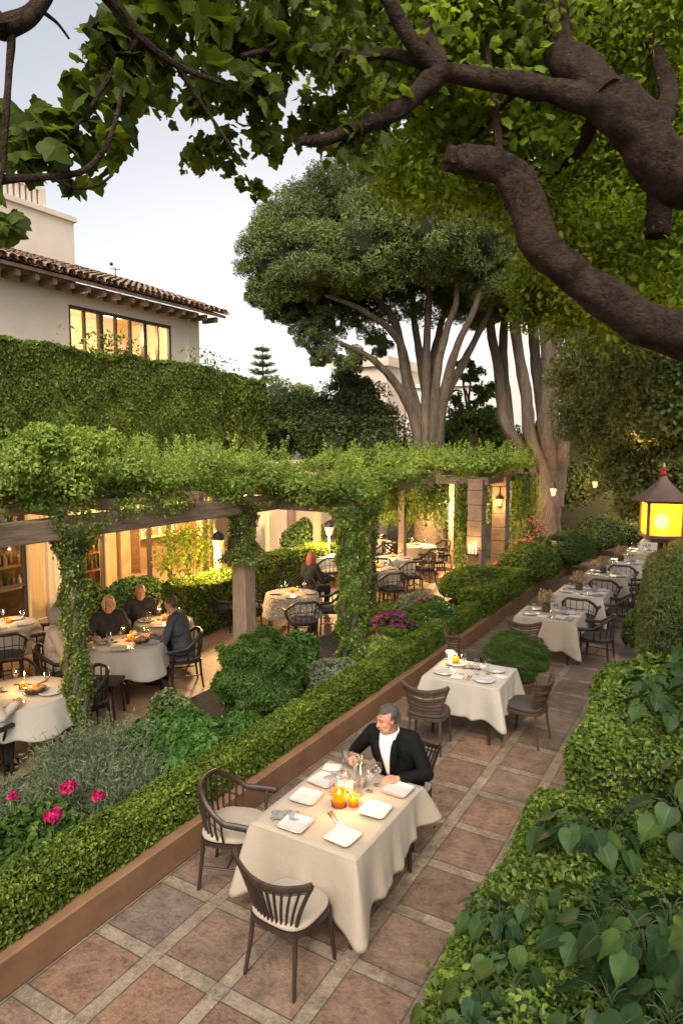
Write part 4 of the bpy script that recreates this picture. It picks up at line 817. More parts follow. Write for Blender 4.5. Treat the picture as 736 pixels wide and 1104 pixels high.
def limb(px, r0, r1, seed): s_ = spline([at(*p) for p in px], 7); mb.tube(s_, np.linspace(r0, r1, len(s_)), 14, rough=.18, seed=seed)
limb(((478, 76, 5.3), (460, 90, 5.25), (430, 118, 5.2), (400, 132, 5.1), (352, 150, 5.0), (322, 152, 4.9)), .09, .03, 1)
limb(((655, 108, 5.6), (632, 82, 5.7), (606, 60, 5.8), (598, 15, 5.9), (580, -40, 6)), .17, .07, 2)
limb(((480, 76, 5.3), (462, 40, 5.5), (470, 5, 5.7), (480, -40, 5.9)), .07, .03, 3)
limb(((742, 175, 6.2), (722, 190, 6.3), (710, 215, 6.4), (706, 255, 6.4)), .14, .10, 4)
limb(((650, 112, 5.65), (634, 140, 5.9), (626, 160, 6.2), (600, 185, 6.6)), .07, .03, 5)
limb(((540, 182, 5.5), (536, 140, 5.6), (530, 90, 5.7), (522, 30, 5.8)), .035, .02, 6)
limb(((560, 96, 5.5), (535, 120, 5.8), (510, 150, 6.2)), .03, .015, 7)
limb(((700, 150, 5.7), (720, 100, 6.2), (700, 40, 6.8)), .1, .05, 8)
limb(((470, 78, 5.3), (430, 60, 5.3), (380, 60, 5.2), (320, 50, 5.0), (260, 60, 4.8)), .05, .015, 9)
mb.ico(A[-1], (.105, .1, .1), 3, 0, .3, 6, 2)
wp(mb, 'trunk', 'bark_big', r)
mb = MB()
def clump_region(n, xs, ys, ds, rad, per, size, tm, m, cond=None, bias=(0, 0, -.5), jit=.8, flat=.8):
    k = 0
    while k < n:
        px, py, d = rng.uniform(*xs), rng.uniform(*ys), rng.uniform(*ds)
        if cond and not cond(px, py): continue
        q = rng.uniform(*rad); P, Nn = shell(per, at(px, py, d), (q, q, q * flat), .4, 4, .85, -1, k, .5); leaves(mb, P, Nn, size, tm, m, jit, bias); k += 1
# lower edge of the canopy, px -> py
LOW = [(180, 90), (215, 120), (255, 165), (280, 185), (310, 150), (345, 160), (385, 172), (420, 225), (470, 225), (520, 225), (545, 225), (590, 300), (640, 345), (680, 350), (740, 330)]
low = lambda x: np.interp(x, [a for a, b in LOW], [b for a, b in LOW])
gap = lambda x, y: not ((250 < x < 330 and 60 < y < 78) or (425 < x < 500 and 110 < y < 150 and rng.random() < .5))
clump_region(130, (330, 580), (-60, 150), (5.6, 8.2), (.22, .42), 105, .078, 'maple', 0, lambda x, y: y < low(x) - 25 and gap(x, y) and rng.random() < (.55 if x < 440 else 1))
clump_region(34, (425, 545), (150, 215), (6.2, 7.8), (.25, .4), 230, .062, 'oval', 0, lambda x, y: y < low(x) - 12)
clump_region(330, (540, 780), (-80, 330), (6.6, 11), (.35, .65), 330, .062, 'oval', 0, lambda x, y: y < low(x) - 20)
clump_region(60, (600, 760), (200, 350), (7.5, 11), (.35, .6), 340, .058, 'oval', 0, lambda x, y: y < low(x))
clump_region(50, (450, 780), (-130, 40), (6.0, 8.5), (.3, .55), 220, .07, 'oval', 0)
clump_region(30, (560, 620), (270, 345), (8.5, 10), (.2, .34), 230, .058, 'oval', 0, lambda x, y: y > 250 + (x - 560) * .6)
wp(mb, 'crown', ['canopy'], r, smooth=False)
# leafy boughs reaching in from the left, above the viewpoint
r = thing('broadleaf_tree', 'lobed-leaf tree whose thin boughs hang into the sky at upper left', 'tree', (-6.5, .6, 0)); mb = MB()
mb.tube(spline([(-6.5, .6, -.1), (-6.3, .7, 2.5), (-5.7, 1.1, 4.5), at(-60, 45, 4.2), at(0, 30, 4.1), at(35, 14, 4.1), at(60, -25, 4.1)], 7), np.interp(np.linspace(0, 1, 43), [0, .33, .5, .67, .83, 1], [.22, .16, .09, .06, .05, .035]), 12, rough=.14)
def limb2(px, r0, r1, seed): s_ = spline([at(*p) for p in px], 7); mb.tube(s_, np.linspace(r0, r1, len(s_)), 8, rough=.12, seed=seed)
limb2(((14, 24, 4.1), (10, 80, 4.05), (6, 140, 4.0), (4, 178, 4.0), (-2, 205, 3.9)), .022, .01, 1)
limb2(((-40, 205, 4.0), (0, 194, 4.0), (30, 192, 4.0), (60, 190, 4.0), (90, 184, 4.0), (112, 162, 4.0), (125, 130, 4.0), (132, 95, 4.0)), .026, .01, 2)
limb2(((55, 190, 4.0), (80, 202, 4.0), (105, 200, 4.0), (122, 188, 4.0)), .016, .006, 3)
limb2(((48, 14, 4.1), (62, 25, 4.15), (75, 42, 4.2)), .012, .006, 4)
limb2(((60, -25, 4.1), (110, -10, 4.2), (150, 40, 4.3), (190, 70, 4.4), (240, 90, 4.5)), .05, .012, 5)
limb2(((150, 40, 4.3), (120, 80, 4.3), (95, 120, 4.2), (70, 150, 4.1)), .02, .008, 6)
limb2(((190, 70, 4.4), (230, 130, 4.5), (265, 180, 4.5)), .016, .006, 7)
wp(mb, 'trunk', 'bark_big', r); mb = MB()
def leafclump(n, xs, ys, ds, per, size, rad=(.1, .2), tm='maple'): clump_region(n, xs, ys, ds, rad, per, size, tm, 0, None, (0, 0, -1.1), .9)
leafclump(9, (100, 165), (10, 70), (4.3, 4.9), 15, .14); leafclump(7, (75, 150), (60, 120), (4.2, 4.7), 13, .135); leafclump(6, (35, 90), (115, 165), (4.1, 4.5), 11, .13); leafclump(5, (15, 60), (130, 180), (4.1, 4.4), 10, .125); leafclump(5, (100, 145), (120, 178), (4.1, 4.5), 9, .125)
leafclump(2, (70, 95), (196, 206), (4.1, 4.2), 6, .10, (.05, .1)); leafclump(2, (-8, 20), (222, 252), (3.6, 3.8), 8, .13, (.06, .1)); leafclump(3, (-10, 30), (150, 190), (4.1, 4.4), 8, .12)
leafclump(16, (150, 245), (-40, 40), (4.5, 5.6), 26, .14, (.15, .28)); leafclump(14, (225, 340), (-40, 50), (4.8, 5.8), 26, .125, (.15, .28)); leafclump(9, (165, 235), (50, 118), (4.6, 5.2), 14, .105, (.12, .22)); leafclump(12, (240, 330), (60, 120), (4.8, 5.8), 18, .105, (.14, .24)); leafclump(13, (205, 300), (140, 178), (4.9, 5.4), 18, .078, (.1, .18)); leafclump(3, (262, 280), (192, 212), (4.9, 5), 12, .07, (.05, .09)); leafclump(22, (320, 400), (-20, 160), (5.0, 6.2), 30, .095, (.16, .28))
wp(mb, 'crown', 'maple', r, smooth=False)

# ------------------------------------------------------------------ hedges and shrubs
hedge('box_hedge', 'long low clipped box hedge along the terracotta planter wall', -4.38, -4.03, -1.2, 12.2, .17, .55, 120000, .034, 'hedge', 'oval', .03, jit=.02)
hedge('box_hedge', 'far stretch of low box hedge beside the row of white tables', -4.5, -3.96, 12.2, 19.6, .17, .74, 26000, .05, 'hedge', 'oval', .05, jit=.03)
for i, (c, q, n, m, lab) in enumerate((((-4.85, 14.2), (.75, 1.2, .38), 12000, 'hedge', 'wide clipped mound at the foot of the stone pillar'), ((-4.3, 16.6), (.75, 1.3, .5), 12000, 'hedge', 'large clipped mound behind the mound at the stone pillar'), ((-3.9, 19.6), (.7, 1.2, .52), 9000, 'bush', 'shaggy shrub beyond the clipped mounds near the lamp-lit trunk'), ((-3.6, 22.8), (.8, 1.3, .6), 9000, 'dark', 'dark shrub near the far end of the row of tables'), ((-2.9, 24.6), (.7, .8, .7), 6000, 'dark', 'dark round shrub closing the end of the row of tables'))):
    bush('clipped_shrub', lab, (c[0], c[1], .12), q, n, .055 if i < 3 else .08, m, 'oval', .08, 5, core=.86)
# rows of low parterre hedge between the column and the pillar
for i, (x0, x1, y0, y1, z1, lab) in enumerate(((-5.25, -4.55, 9.6, 10.0, .45, 'low parterre hedge crossing the bed just beyond the flowering column'), (-5.25, -4.55, 10.8, 11.15, .45, 'low parterre hedge behind the magenta flowers'), (-5.25, -4.95, 11.3, 12.6, .45, 'low parterre hedge running along the bed edge towards the stone pillar'), (-5.9, -5.5, 9.8, 11.8, .4, 'low parterre hedge on the terrace side of the magenta flowers'))):
    hedge('parterre_hedge', lab, x0, x1, y0, y1, .14, z1, 7000, .045, 'hedge', 'oval', .05, jit=.03)
bush('ground_shrub', 'loose pale green shrub with tiny white flowers beside the hedge', (-4.45, 11.1, .16), (.32, .6, .3), 3600, .05, 'herb', 'oval', .25, extra=[('whitefl', 90, .035, 'diamond', .2)])
bush('ground_shrub', 'grey green ground cover between the round bush and the flowering column', (-4.85, 7.75, .14), (.42, .75, .16), 6000, .05, 'grey', 'oval', .2, core=.8)
bush('ground_shrub', 'small fresh green shrub behind the round bush', (-5.7, 8.4, .1), (.3, .35, .3), 3000, .06, 'herb', 'oval', .25)
bush('ground_shrub', 'bluish ground cover behind the magenta flowers', (-5.4, 12.2, .1), (.4, .7, .24), 3000, .06, 'grey', 'oval', .2)
bush('ground_shrub', 'bright green low plants at the foot of the flowering column', (-4.8, 9.3, .14), (.35, .5, .18), 4000, .05, 'vine', 'oval', .2)
# round fine-leaved bush
bush('round_bush', 'big round fine-leaved bush below the pale pergola post', (-5.1, 6.62, .05), (.55, .55, .56), 26000, .085, 'bush', 'needle', .24, 9, core=.55, jit=.5, up=1.0, stems=9, lo=-.8, bias=(0, 0, 1.0), extra=[('herb', 5000, .08, 'needle', -.3)])
bush('herb_bush', 'lush mid-green leafy bush between the silvery herbs and the round bush', (-5.0, 5.0, .05), (.62, .6, .3), 13000, .075, 'herb', 'oval', .22, 6, core=.75)
bush('herb_bush', 'second lush leafy bush pressed against the box hedge beside the armchair', (-4.75, 5.55, .05), (.36, .5, .24), 6000, .07, 'herb', 'oval', .22, 6, core=.75)
bush('variegated_shrub', 'small shrub with pale edged leaves at the terrace edge', (-5.85, 5.75, .0), (.3, .3, .27), 3400, .06, 'varieg', 'oval', .25, 5)
# silvery herbs (lavender-like)
def blades(name, label, c, r, n, L, m, cat='herb', group=None):
    t = thing(name, label, cat, c, 0, group); mb = MB(); a = rng.uniform(0, 6.28, n); q = rng.random(n) ** .6
    B = np.stack([q * r * .55 * np.cos(a), q * r * .55 * np.sin(a), rng.random(n) * .05], 1); d = np.stack([np.cos(a) * q * .9, np.sin(a) * q * .9, 1.15 - .4 * q], 1) + rng.normal(size=(n, 3)) * .22
    d = unit(d); h = L * rng.uniform(.55, 1.1, n); ts = rng.random((n, 9)) * .75 + .25; P = (B[:, None] + d[:, None] * (h[:, None] * ts)[..., None]).reshape(-1, 3); D = np.repeat(d, 9, 0)
    Nn = np.cross(D, rng.normal(size=D.shape)); leaves(mb, P, Nn, .05, 'needle', 0, .3, None); mb.build('foliage', m, t, smooth=False)
    st = MB()
    for i in range(0, min(n, 500)): st.tube([B[i], B[i] + d[i] * h[i]], [.003, .0015], 3, caps=False)
    st.build('stem', 'herb', t); return t
blades('silver_herb', 'silvery herb clump at the foot of the vine clad post', (-5.35, 4.35, .14), .75, 2300, .55, 'grey')
blades('silver_herb', 'silvery herb clump leaning over the box hedge behind the peonies', (-4.95, 3.85, .14), .65, 2100, .5, 'grey')
blades('silver_herb', 'silvery herb clump at the left edge below the small peony', (-5.3, 3.1, .14), .7, 1900, .48, 'grey')
bush('peony_bush', 'dark leafy plant carrying the magenta peonies', (-4.78, 3.05, .1), (.42, .62, .24), 7000, .065, 'bush', 'oval', .22, 5, core=.7, cat='plant')
bush('ground_shrub', 'fresh green clump at the near left end of the flower bed', (-4.85, 2.15, .1), (.4, .5, .22), 5000, .06, 'herb', 'oval', .22, 5)
def peony(loc, s, label):
    t = thing('peony_flower', label, 'flower', loc, 0); mb = MB()
    n = 90; P, Nn = shell(n, (0, 0, 0), (.055 * s, .055 * s, .042 * s), .1, 4, .5, -.5, 1, .3); leaves(mb, P, Nn, .055 * s, 'diamond', 0, .5, (0, 0, .5)); mb.build('petals', 'magenta', t, smooth=False)
    mb = MB(); mb.tube([(0, 0, -.03), (.01, .01, -loc[2] + .15)], [.006, .007], 5); mb.build('stem', 'herb', t)
peony((-4.74, 3.46, .69), 1.0, 'magenta peony standing highest, behind the other two big blooms'); peony((-4.52, 3.14, .66), 1.05, 'widest magenta peony, nearest the box hedge front'); peony((-4.42, 3.5, .68), .85, 'smaller magenta peony at the right, leaning over the box hedge'); peony((-5.0, 3.12, .7), .7, 'small magenta peony at the left edge of the photo')
def flowers(name, label, c, r, n, m, size=.05, leafm='bush', h=.3):
    t = thing(name, label, 'flowers', c); mb = MB(); P, Nn = shell(n * 3, (0, 0, h * .6), (r, r, h * .6), .2, 4, .4, -.4, 1, .5); leaves(mb, P, Nn, .06, 'oval', 1, .6); P, Nn = shell(n, (0, 0, h * .72), (r, r, h * .6), .25, 5, .15, .15, 2, .6); leaves(mb, P, Nn, size, 'diamond', 0, .5)
    mb.build('foliage', [m, leafm], t, smooth=False); st = MB(); [st.tube([(0, 0, 0), (rng.normal() * r * .4, rng.normal() * r * .4, h * .8)], .006, 4) for k in range(5)]; st.build('stem', 'herb', t)
flowers('flower_clump', 'bank of magenta purple flowers beyond the flowering column', (-5.05, 10.4, .14), .4, 520, 'purple', .055, h=.38)
flowers('flower_clump', 'small spray of purple flowers at the foot of the flowering column', (-4.95, 9.5, .14), .22, 120, 'purple', .05, h=.28)
flowers('flower_clump', 'few magenta flowers on the hedge between bank and stone pillar', (-5.1, 11.9, .14), .2, 70, 'purple', .05, h=.4)
flowers('flower_clump', 'bright pink flowers right of the stone pillar', (-4.75, 17.9, .14), .36, 330, 'pink', .09, h=.75); flowers('flower_clump', 'pale pink flowers low beside the stone pillar', (-4.75, 16.0, .14), .3, 200, 'pink', .08, h=.5)
flowers('flower_clump', 'peach pink flowers behind the bright pink ones', (-4.8, 19.0, .14), .4, 260, 'pink', .09, h=1.1)
# clipped hedge and small tree by the restaurant window
hedge('clipped_hedge', 'dense clipped hedge below the big restaurant window', -9.3, -8.5, 9.0, 11.0, 0, .95, 18000, .06, 'hedge', 'oval', .07, faces='xXyYZ', jit=.03)
hedge('clipped_hedge', 'clipped hedge behind the lace covered table', -9.6, -9.0, 11.2, 15.4, 0, 1.0, 18000, .06, 'hedge', 'oval', .1, faces='xXyYZ', jit=.03)
bush('leafy_shrub', 'airy small tree growing in front of the big restaurant window', (-10.4, 10.9, 0), (.6, .7, .98), 1500, .085, 'canopy', 'oval', .35, 4, core=0, stems=9, lo=-.2)
bush('leafy_shrub', 'dark shrub behind the bald diner', (-10.3, 9.2, 0), (.55, .7, .5), 5000, .07, 'bush', 'oval', .2, 4)
bush('leafy_shrub', 'shrub at the foot of the cream curtain behind the grey haired diner', (-10.6, 8.2, 0), (.4, .5, .5), 4000, .07, 'bush', 'oval', .2, 4)
bush('leafy_shrub', 'tall shrub against the wall at the far end of the restaurant', (-10.4, 15.6, 0), (.5, .8, .75), 5000, .08, 'bush', 'oval', .25, 4)
bush('leafy_shrub', 'climbing plant with small leaves beside the lit far window', (-11.3, 13.3, 0), (.25, .35, 1.15), 3500, .07, 'olive', 'oval', .3, 5, core=0)
# right-hand side
hedge('clipped_hedge', 'tall clipped hedge on the right of the walkway with a square trimmed face', -1.0, .7, 5.25, 7.4, 0.1, 1.22, 52000, .042, 'fore', 'oval', .04, jit=.03)
r = thing('ground_shrub', 'wide mass of small-leaved shrub filling the lower right corner', 'shrub', (-.3, 3.4, .1)); mb = MB()
mb.box(-1.0, .9, 1.2, 5.2, .1, .68, 1); P, Nn = boxshell(115000, -1.2, 1.0, 1.1, 5.15, .1, .86, 'xyYZ', .04, .11, 3.6, 4); P[:, 2] += .10 * vn(P, 1.7, 12) * (P[:, 2] > .5); leaves(mb, P, Nn, .038, 'oval', 0, .75)
for k in range(95):
    c = (rng.uniform(-1.12, .9), rng.uniform(1.3, 5.1), .88 + rng.uniform(-.08, .06)); q = rng.uniform(.08, .22); p, nn = shell(int(2600 * q), c, (q, q, q * .8), .3, 5, .6, -.3, k, .5); leaves(mb, p, nn, rng.uniform(.03, .045), 'oval', 0 if k % 5 else 2, .7)
wp(mb, 'foliage', ['fore', 'twig', 'big'], r, smooth=False)
mb = MB(); [mb.tube([(rng.uniform(-.9, .8), rng.uniform(1.5, 5), 0), (rng.uniform(-.9, .8), rng.uniform(1.5, 5), .7)], .008, 4) for k in range(30)]; wp(mb, 'stem', 'twigwood', r)
bush('leafy_shrub', 'bright green glossy shrub overhanging the walkway beyond the square hedge', (-.62, 8.2, .1), (.62, .8, .5), 9000, .085, 'fore', 'oval', .25, 4, lo=-.3)
bush('leafy_shrub', 'second bright glossy shrub leaning over the back of the square hedge', (-.45, 7.2, .4), (.6, .6, .52), 7000, .085, 'fore', 'oval', .25, 4, lo=-.2)
bush('round_bush', 'small round dark bush beside the far tables', (-1.1, 12.0, .05), (.38, .38, .42), 5000, .06, 'bush', 'oval', .1, 4)
bush('olive_shrub', 'tall grey-green feathery shrub hiding the lantern post', (-.56, 8.9, .05), (.40, .46, 1.2), 24000, .06, 'olive', 'needle', .15, 4, up=.7, bias=(0, 0, .6))
bush('olive_shrub', 'grey-green feathery shrub further along the right of the tables', (-.55, 13.6, .05), (.5, .8, .8), 8000, .08, 'olive', 'needle', .15, 4, up=.7, bias=(0, 0, .6))
bush('olive_shrub', 'grey-green shrub at the right beyond the last chairs', (-.6, 17.2, .05), (.55, 1.2, .8), 7000, .1, 'olive', 'oval', .2, 4)
bush('olive_shrub', 'dim shrub near the far end on the right of the walkway', (-.8, 21.5, .05), (.7, 1.4, .8), 6000, .1, 'dark', 'oval', .2, 4)
# plants with big heart-shaped leaves
def bigleaf(label, base, stems_, n, size, spread, m='big', tilt=.75):
    t = thing('broadleaf_plant', label, 'plant', base); mb = MB(); st = MB()
    for (x, y, z) in stems_:
        z += .10; p1 = np.array((x, y, z)); s_ = spline([(x * .15, y * .15, 0), (x * .5, y * .5, z * .6), p1], 4); st.tube(s_, np.linspace(.012, .006, len(s_)), 6)
        for k in range(n):
            a = k * 2.399 + rng.normal() * .3; f = k / n; rr = spread * (.35 + .75 * f); q = p1 + (rr * math.cos(a), rr * math.sin(a), -.32 * f * spread * 2.2 + rng.normal() * .02 + .04)
            st.tube(spline([p1 * .98 + (0, 0, -.12 * f), (p1 + q) / 2 + (0, 0, .0), q], 3), .0025, 4)
            d = np.array((math.cos(a), math.sin(a), -.9 + rng.normal() * .25)); nn = np.array((math.cos(a) * tilt, math.sin(a) * tilt, 1.)) + rng.normal(size=3) * .18
            leaves(mb, np.array([q + d * size * .3]), np.array([nn]), size * (.7 + .45 * f), 'heart', 0, .05, d * 3, .12)
    o = mb.build('foliage', [m, 'vein'], t, smooth=True, sharp=0); st.build('stem', 'stalk', t); return t
bigleaf('plant with large blue-green leaves standing out over the shrub mass', (-.72, 4.35, .1), [(0, -.02, .98), (.16, .1, .9), (-.12, .12, .86)], 13, .165, .17)
bigleaf('big leafy plant at the right edge, nearest the viewer', (-.05, 3.0, .1), [(-.2, .15, 1.18), (.1, .1, 1.3), (-.05, -.2, 1.12), (.25, -.15, 1.2), (-.3, -.1, 1.0), (-.1, .35, 1.22), (-.4, .3, 1.05), (.0, .5, 1.1)], 13, .165, .17)
bigleaf('low plant with grey-green heart leaves near the bottom edge', (-.9, 2.75, .1), [(0, .1, .82), (.18, -.1, .8), (-.1, -.12, .78), (.12, .25, .84)], 9, .15, .15)
bigleaf('leafy climber spilling over the square hedge top', (-.35, 5.75, .1), [(-.12, .2, 1.3), (.2, .35, 1.45), (.35, -.05, 1.42), (-.2, .7, 1.3), (.15, .9, 1.45), (.55, .6, 1.5)], 11, .15, .18)
bigleaf('taller leafy plant behind at the right edge above the square hedge', (.15, 7.2, .1), [(-.1, .0, 1.7), (.2, .2, 1.8), (-.25, .35, 1.6), (.35, -.2, 1.75), (-.35, -.2, 1.5)], 12, .18, .22)
bigleaf('leafy plant between the square hedge and the near shrub mass', (.1, 4.6, .1), [(-.1, .1, 1.25), (.2, .0, 1.3), (-.3, -.1, 1.15), (.0, -.3, 1.2), (-.15, .4, 1.25)], 12, .19, .2)

for i, (x, y, q, l) in enumerate(((-.62, 2.3, .13, 'small heart-leaved plant at the bottom edge, left of the big leafy plant'), (-.95, 3.3, .11, 'small heart-leaved plant at the left rim of the near shrub mass'), (-.5, 3.6, .13, 'heart-leaved plant in the middle of the near shrub mass'), (.2, 3.7, .15, 'heart-leaved plant behind the big leafy plant at the right edge'), (-.35, 2.55, .16, 'glossy heart-leaved plant just below the big leafy plant'))):
    bigleaf(l, (x, y, .1), [(0, 0, .88), (.13, .12, .92), (-.12, .08, .86), (.04, -.14, .84)], 8, q, q * .95)
t = thing('withered_leaf', 'curled yellowish dead leaf among the plants near the bottom edge', 'leaf', (-.42, 2.2, .93)); mb = MB(); leaves(mb, np.array([[0, 0, 0.]]), np.array([[.2, -.3, 1.]]), .12, 'heart', 0, 0); mb.build('blade', ['deadleaf', 'deadleaf'], t)
# ------------------------------------------------------------------ chairs (facing +Y, seat centre at the origin)
def seat_outline(w_, d_, n=28, e=3.2):
    a = np.linspace(0, 2 * PI, n, endpoint=False); return np.stack([np.sign(np.cos(a)) * np.abs(np.cos(a)) ** (2 / e) * w_, np.sign(np.sin(a)) * np.abs(np.sin(a)) ** (2 / e) * d_], 1)
def pad(mb, w_, d_, z0, z1, puff=.02, n=28, m=0):
    o = seat_outline(w_, d_, n); rows = []
    for s_, z in ((.0, z0), (.93, z0), (1, z0 + (z1 - z0) * .3), (1, z0 + (z1 - z0) * .65), (.93, z1), (.6, z1 + puff * .7), (.3, z1 + puff), (0, z1 + puff)): rows.append(np.c_[o * s_, np.full(n, z)])
    mb.grid(np.concatenate(rows), n, len(rows), True, m)
def leg_mesh(x, y, wx, wy, top, r0=.019, r1=.013): return MB().tube([(x, y, top), (x + wx * .3, y + wy * .3, top * .6), (x + wx, y + wy, 0)], [r0, (r0 + r1) / 2, r1], 8)
def slat_chair(name, label, cat='chair', group=None, mw='wood', cush='cushion', fan_=1.0, back='slat', loc=(0, 0, 0), rz=0):
    t = thing(name, label, cat, loc, rz, group)
    mb = MB(); pad(mb, .235, .225, .435, .475); mb.build('seat', cush, t)
    mb = MB(); o = seat_outline(.245, .235); n = len(o); mb.grid(np.concatenate([np.c_[o * .9, np.full(n, .40)], np.c_[o, np.full(n, .40)], np.c_[o, np.full(n, .436)], np.c_[o * .9, np.full(n, .436)]]), n, 4, True); mb.build('seat_frame', mw, t)
    for sx in (-1, 1):
        leg_mesh(sx * .2, .18, sx * .025, .03, .41).build('leg', mw, t); leg_mesh(sx * .18, -.18, sx * .03, -.06, .41).build('leg', mw, t)
    # curved back: rail ends rise and wrap forward
    f = lambda a, q: np.array((a * (.17 + (.105 * fan_) * q ** 1.3), -.20 - .10 * q + .10 * a * a * (.4 + .6 * q) , .43 + q * (.34 + .055 * a * a)))
    A_ = np.linspace(-1, 1, 17); mb = MB(); rail = [f(a, 1.0) for a in A_]; mb.tube(rail, [.02] + [.017] * 15 + [.02], 8, flat=1.5); mb.build('top_rail', mw, t)
    for sx in (-1, 1): MB().tube([f(sx, q) for q in np.linspace(0, 1, 8)], .015, 7).build('back_post', mw, t)
    mb = MB()
    if back == 'slat':
        for a in np.linspace(-.82, .82, 10):
            c = [f(a, q) for q in np.linspace(0, .97, 6)]; mb.tube(c, .0145, 6, flat=.55)
        mb.tube([f(a, .86) for a in A_], .008, 6)
    else:
        for q in np.linspace(.18, .93, 7): mb.tube([f(a, q) - (0, .006 * math.sin(q * 30), 0) for a in A_], .011, 6, flat=1.6)
        for a in (-.5, 0, .5): mb.tube([f(a, q) for q in np.linspace(.1, .98, 5)], .007, 5)
    mb.build('backrest', mw, t)
    return t
def tub_chair(name, label, cat='armchair', group=None, mw='wood', cush='cushion', loc=(0, 0, 0), rz=0, slats=15, scroll=True):
    t = thing(name, label, cat, loc, rz, group)
    mb = MB(); pad(mb, .25, .24, .43, .475); mb.build('seat', cush, t)
    mb = MB(); o = seat_outline(.26, .25); n = len(o); mb.grid(np.concatenate([np.c_[o * .9, np.full(n, .40)], np.c_[o, np.full(n, .40)], np.c_[o, np.full(n, .432)], np.c_[o * .9, np.full(n, .432)]]), n, 4, True); mb.build('seat_frame', mw, t)
    for sx in (-1, 1):
        leg_mesh(sx * .22, .2, sx * .015, .02, .41, .02, .014).build('leg', mw, t); leg_mesh(sx * .2, -.2, sx * .02, -.04, .41, .02, .014).build('leg', mw, t)
    for p_, q_ in (((-.215, -.2, .2), (-.225, .2, .2)), ((.215, -.2, .2), (.225, .2, .2)), ((-.22, 0, .2), (.22, 0, .2))): MB().tube([p_, q_], .009, 6).build('stretcher', mw, t)
    def rim(u):                                     # u 0..1 from one arm tip round the back to the other
        a = (u - .5) * 2; th = a * R(118); x = .30 * math.sin(th) if abs(a) < .8 else .30 * math.sin(R(94.4)) * (1 if a > 0 else -1) * (1 + .25 * (abs(a) - .8)); y = -.27 * math.cos(th) if abs(a) < .8 else -.27 * math.cos(R(94.4)) + (abs(a) - .8) * 1.25
        q = abs(a); z = .82 - .19 * (max(0, q - .28) / .5) ** 1.1 if q < .78 else .63 - .02 * (q - .78) / .22
        return np.array((x, y, z))
    U = np.linspace(0, 1, 41); mb = MB(); mb.tube([rim(u) for u in U], [.022] * 4 + [.019] * 33 + [.022] * 4, 9, flat=1.35)
    for s_ in (0, 1):
        if scroll: mb.ico(rim(s_), (.026, .03, .026), 2)
    mb.build('arm_rail', mw, t)
    mb = MB(); o2 = lambda u: np.array((.24 * math.sin((u - .5) * 2 * R(118)), -.23 * math.cos((u - .5) * 2 * R(118)), .42))
    for u in np.linspace(.13, .87, slats): mb.tube([o2(u), (o2(u) + rim(u)) / 2 + (o2(u) - (0, 0, .42)) * .06, rim(u)], .0105, 6, flat=.6)
    mb.tube([(o2(u) * .45 + rim(u) * .55) for u in np.linspace(.14, .86, 31)], .007, 5); mb.build('backrest', mw, t)
    for sx in (-1, 1): MB().tube([(sx * .235, .21, .41), (sx * .27, .2, .52), rim(.5 + sx * .47)], .014, 7).build('arm_support', mw, t)
    return t
def face(src, dst): return math.atan2(-(dst[0] - src[0]), dst[1] - src[1])

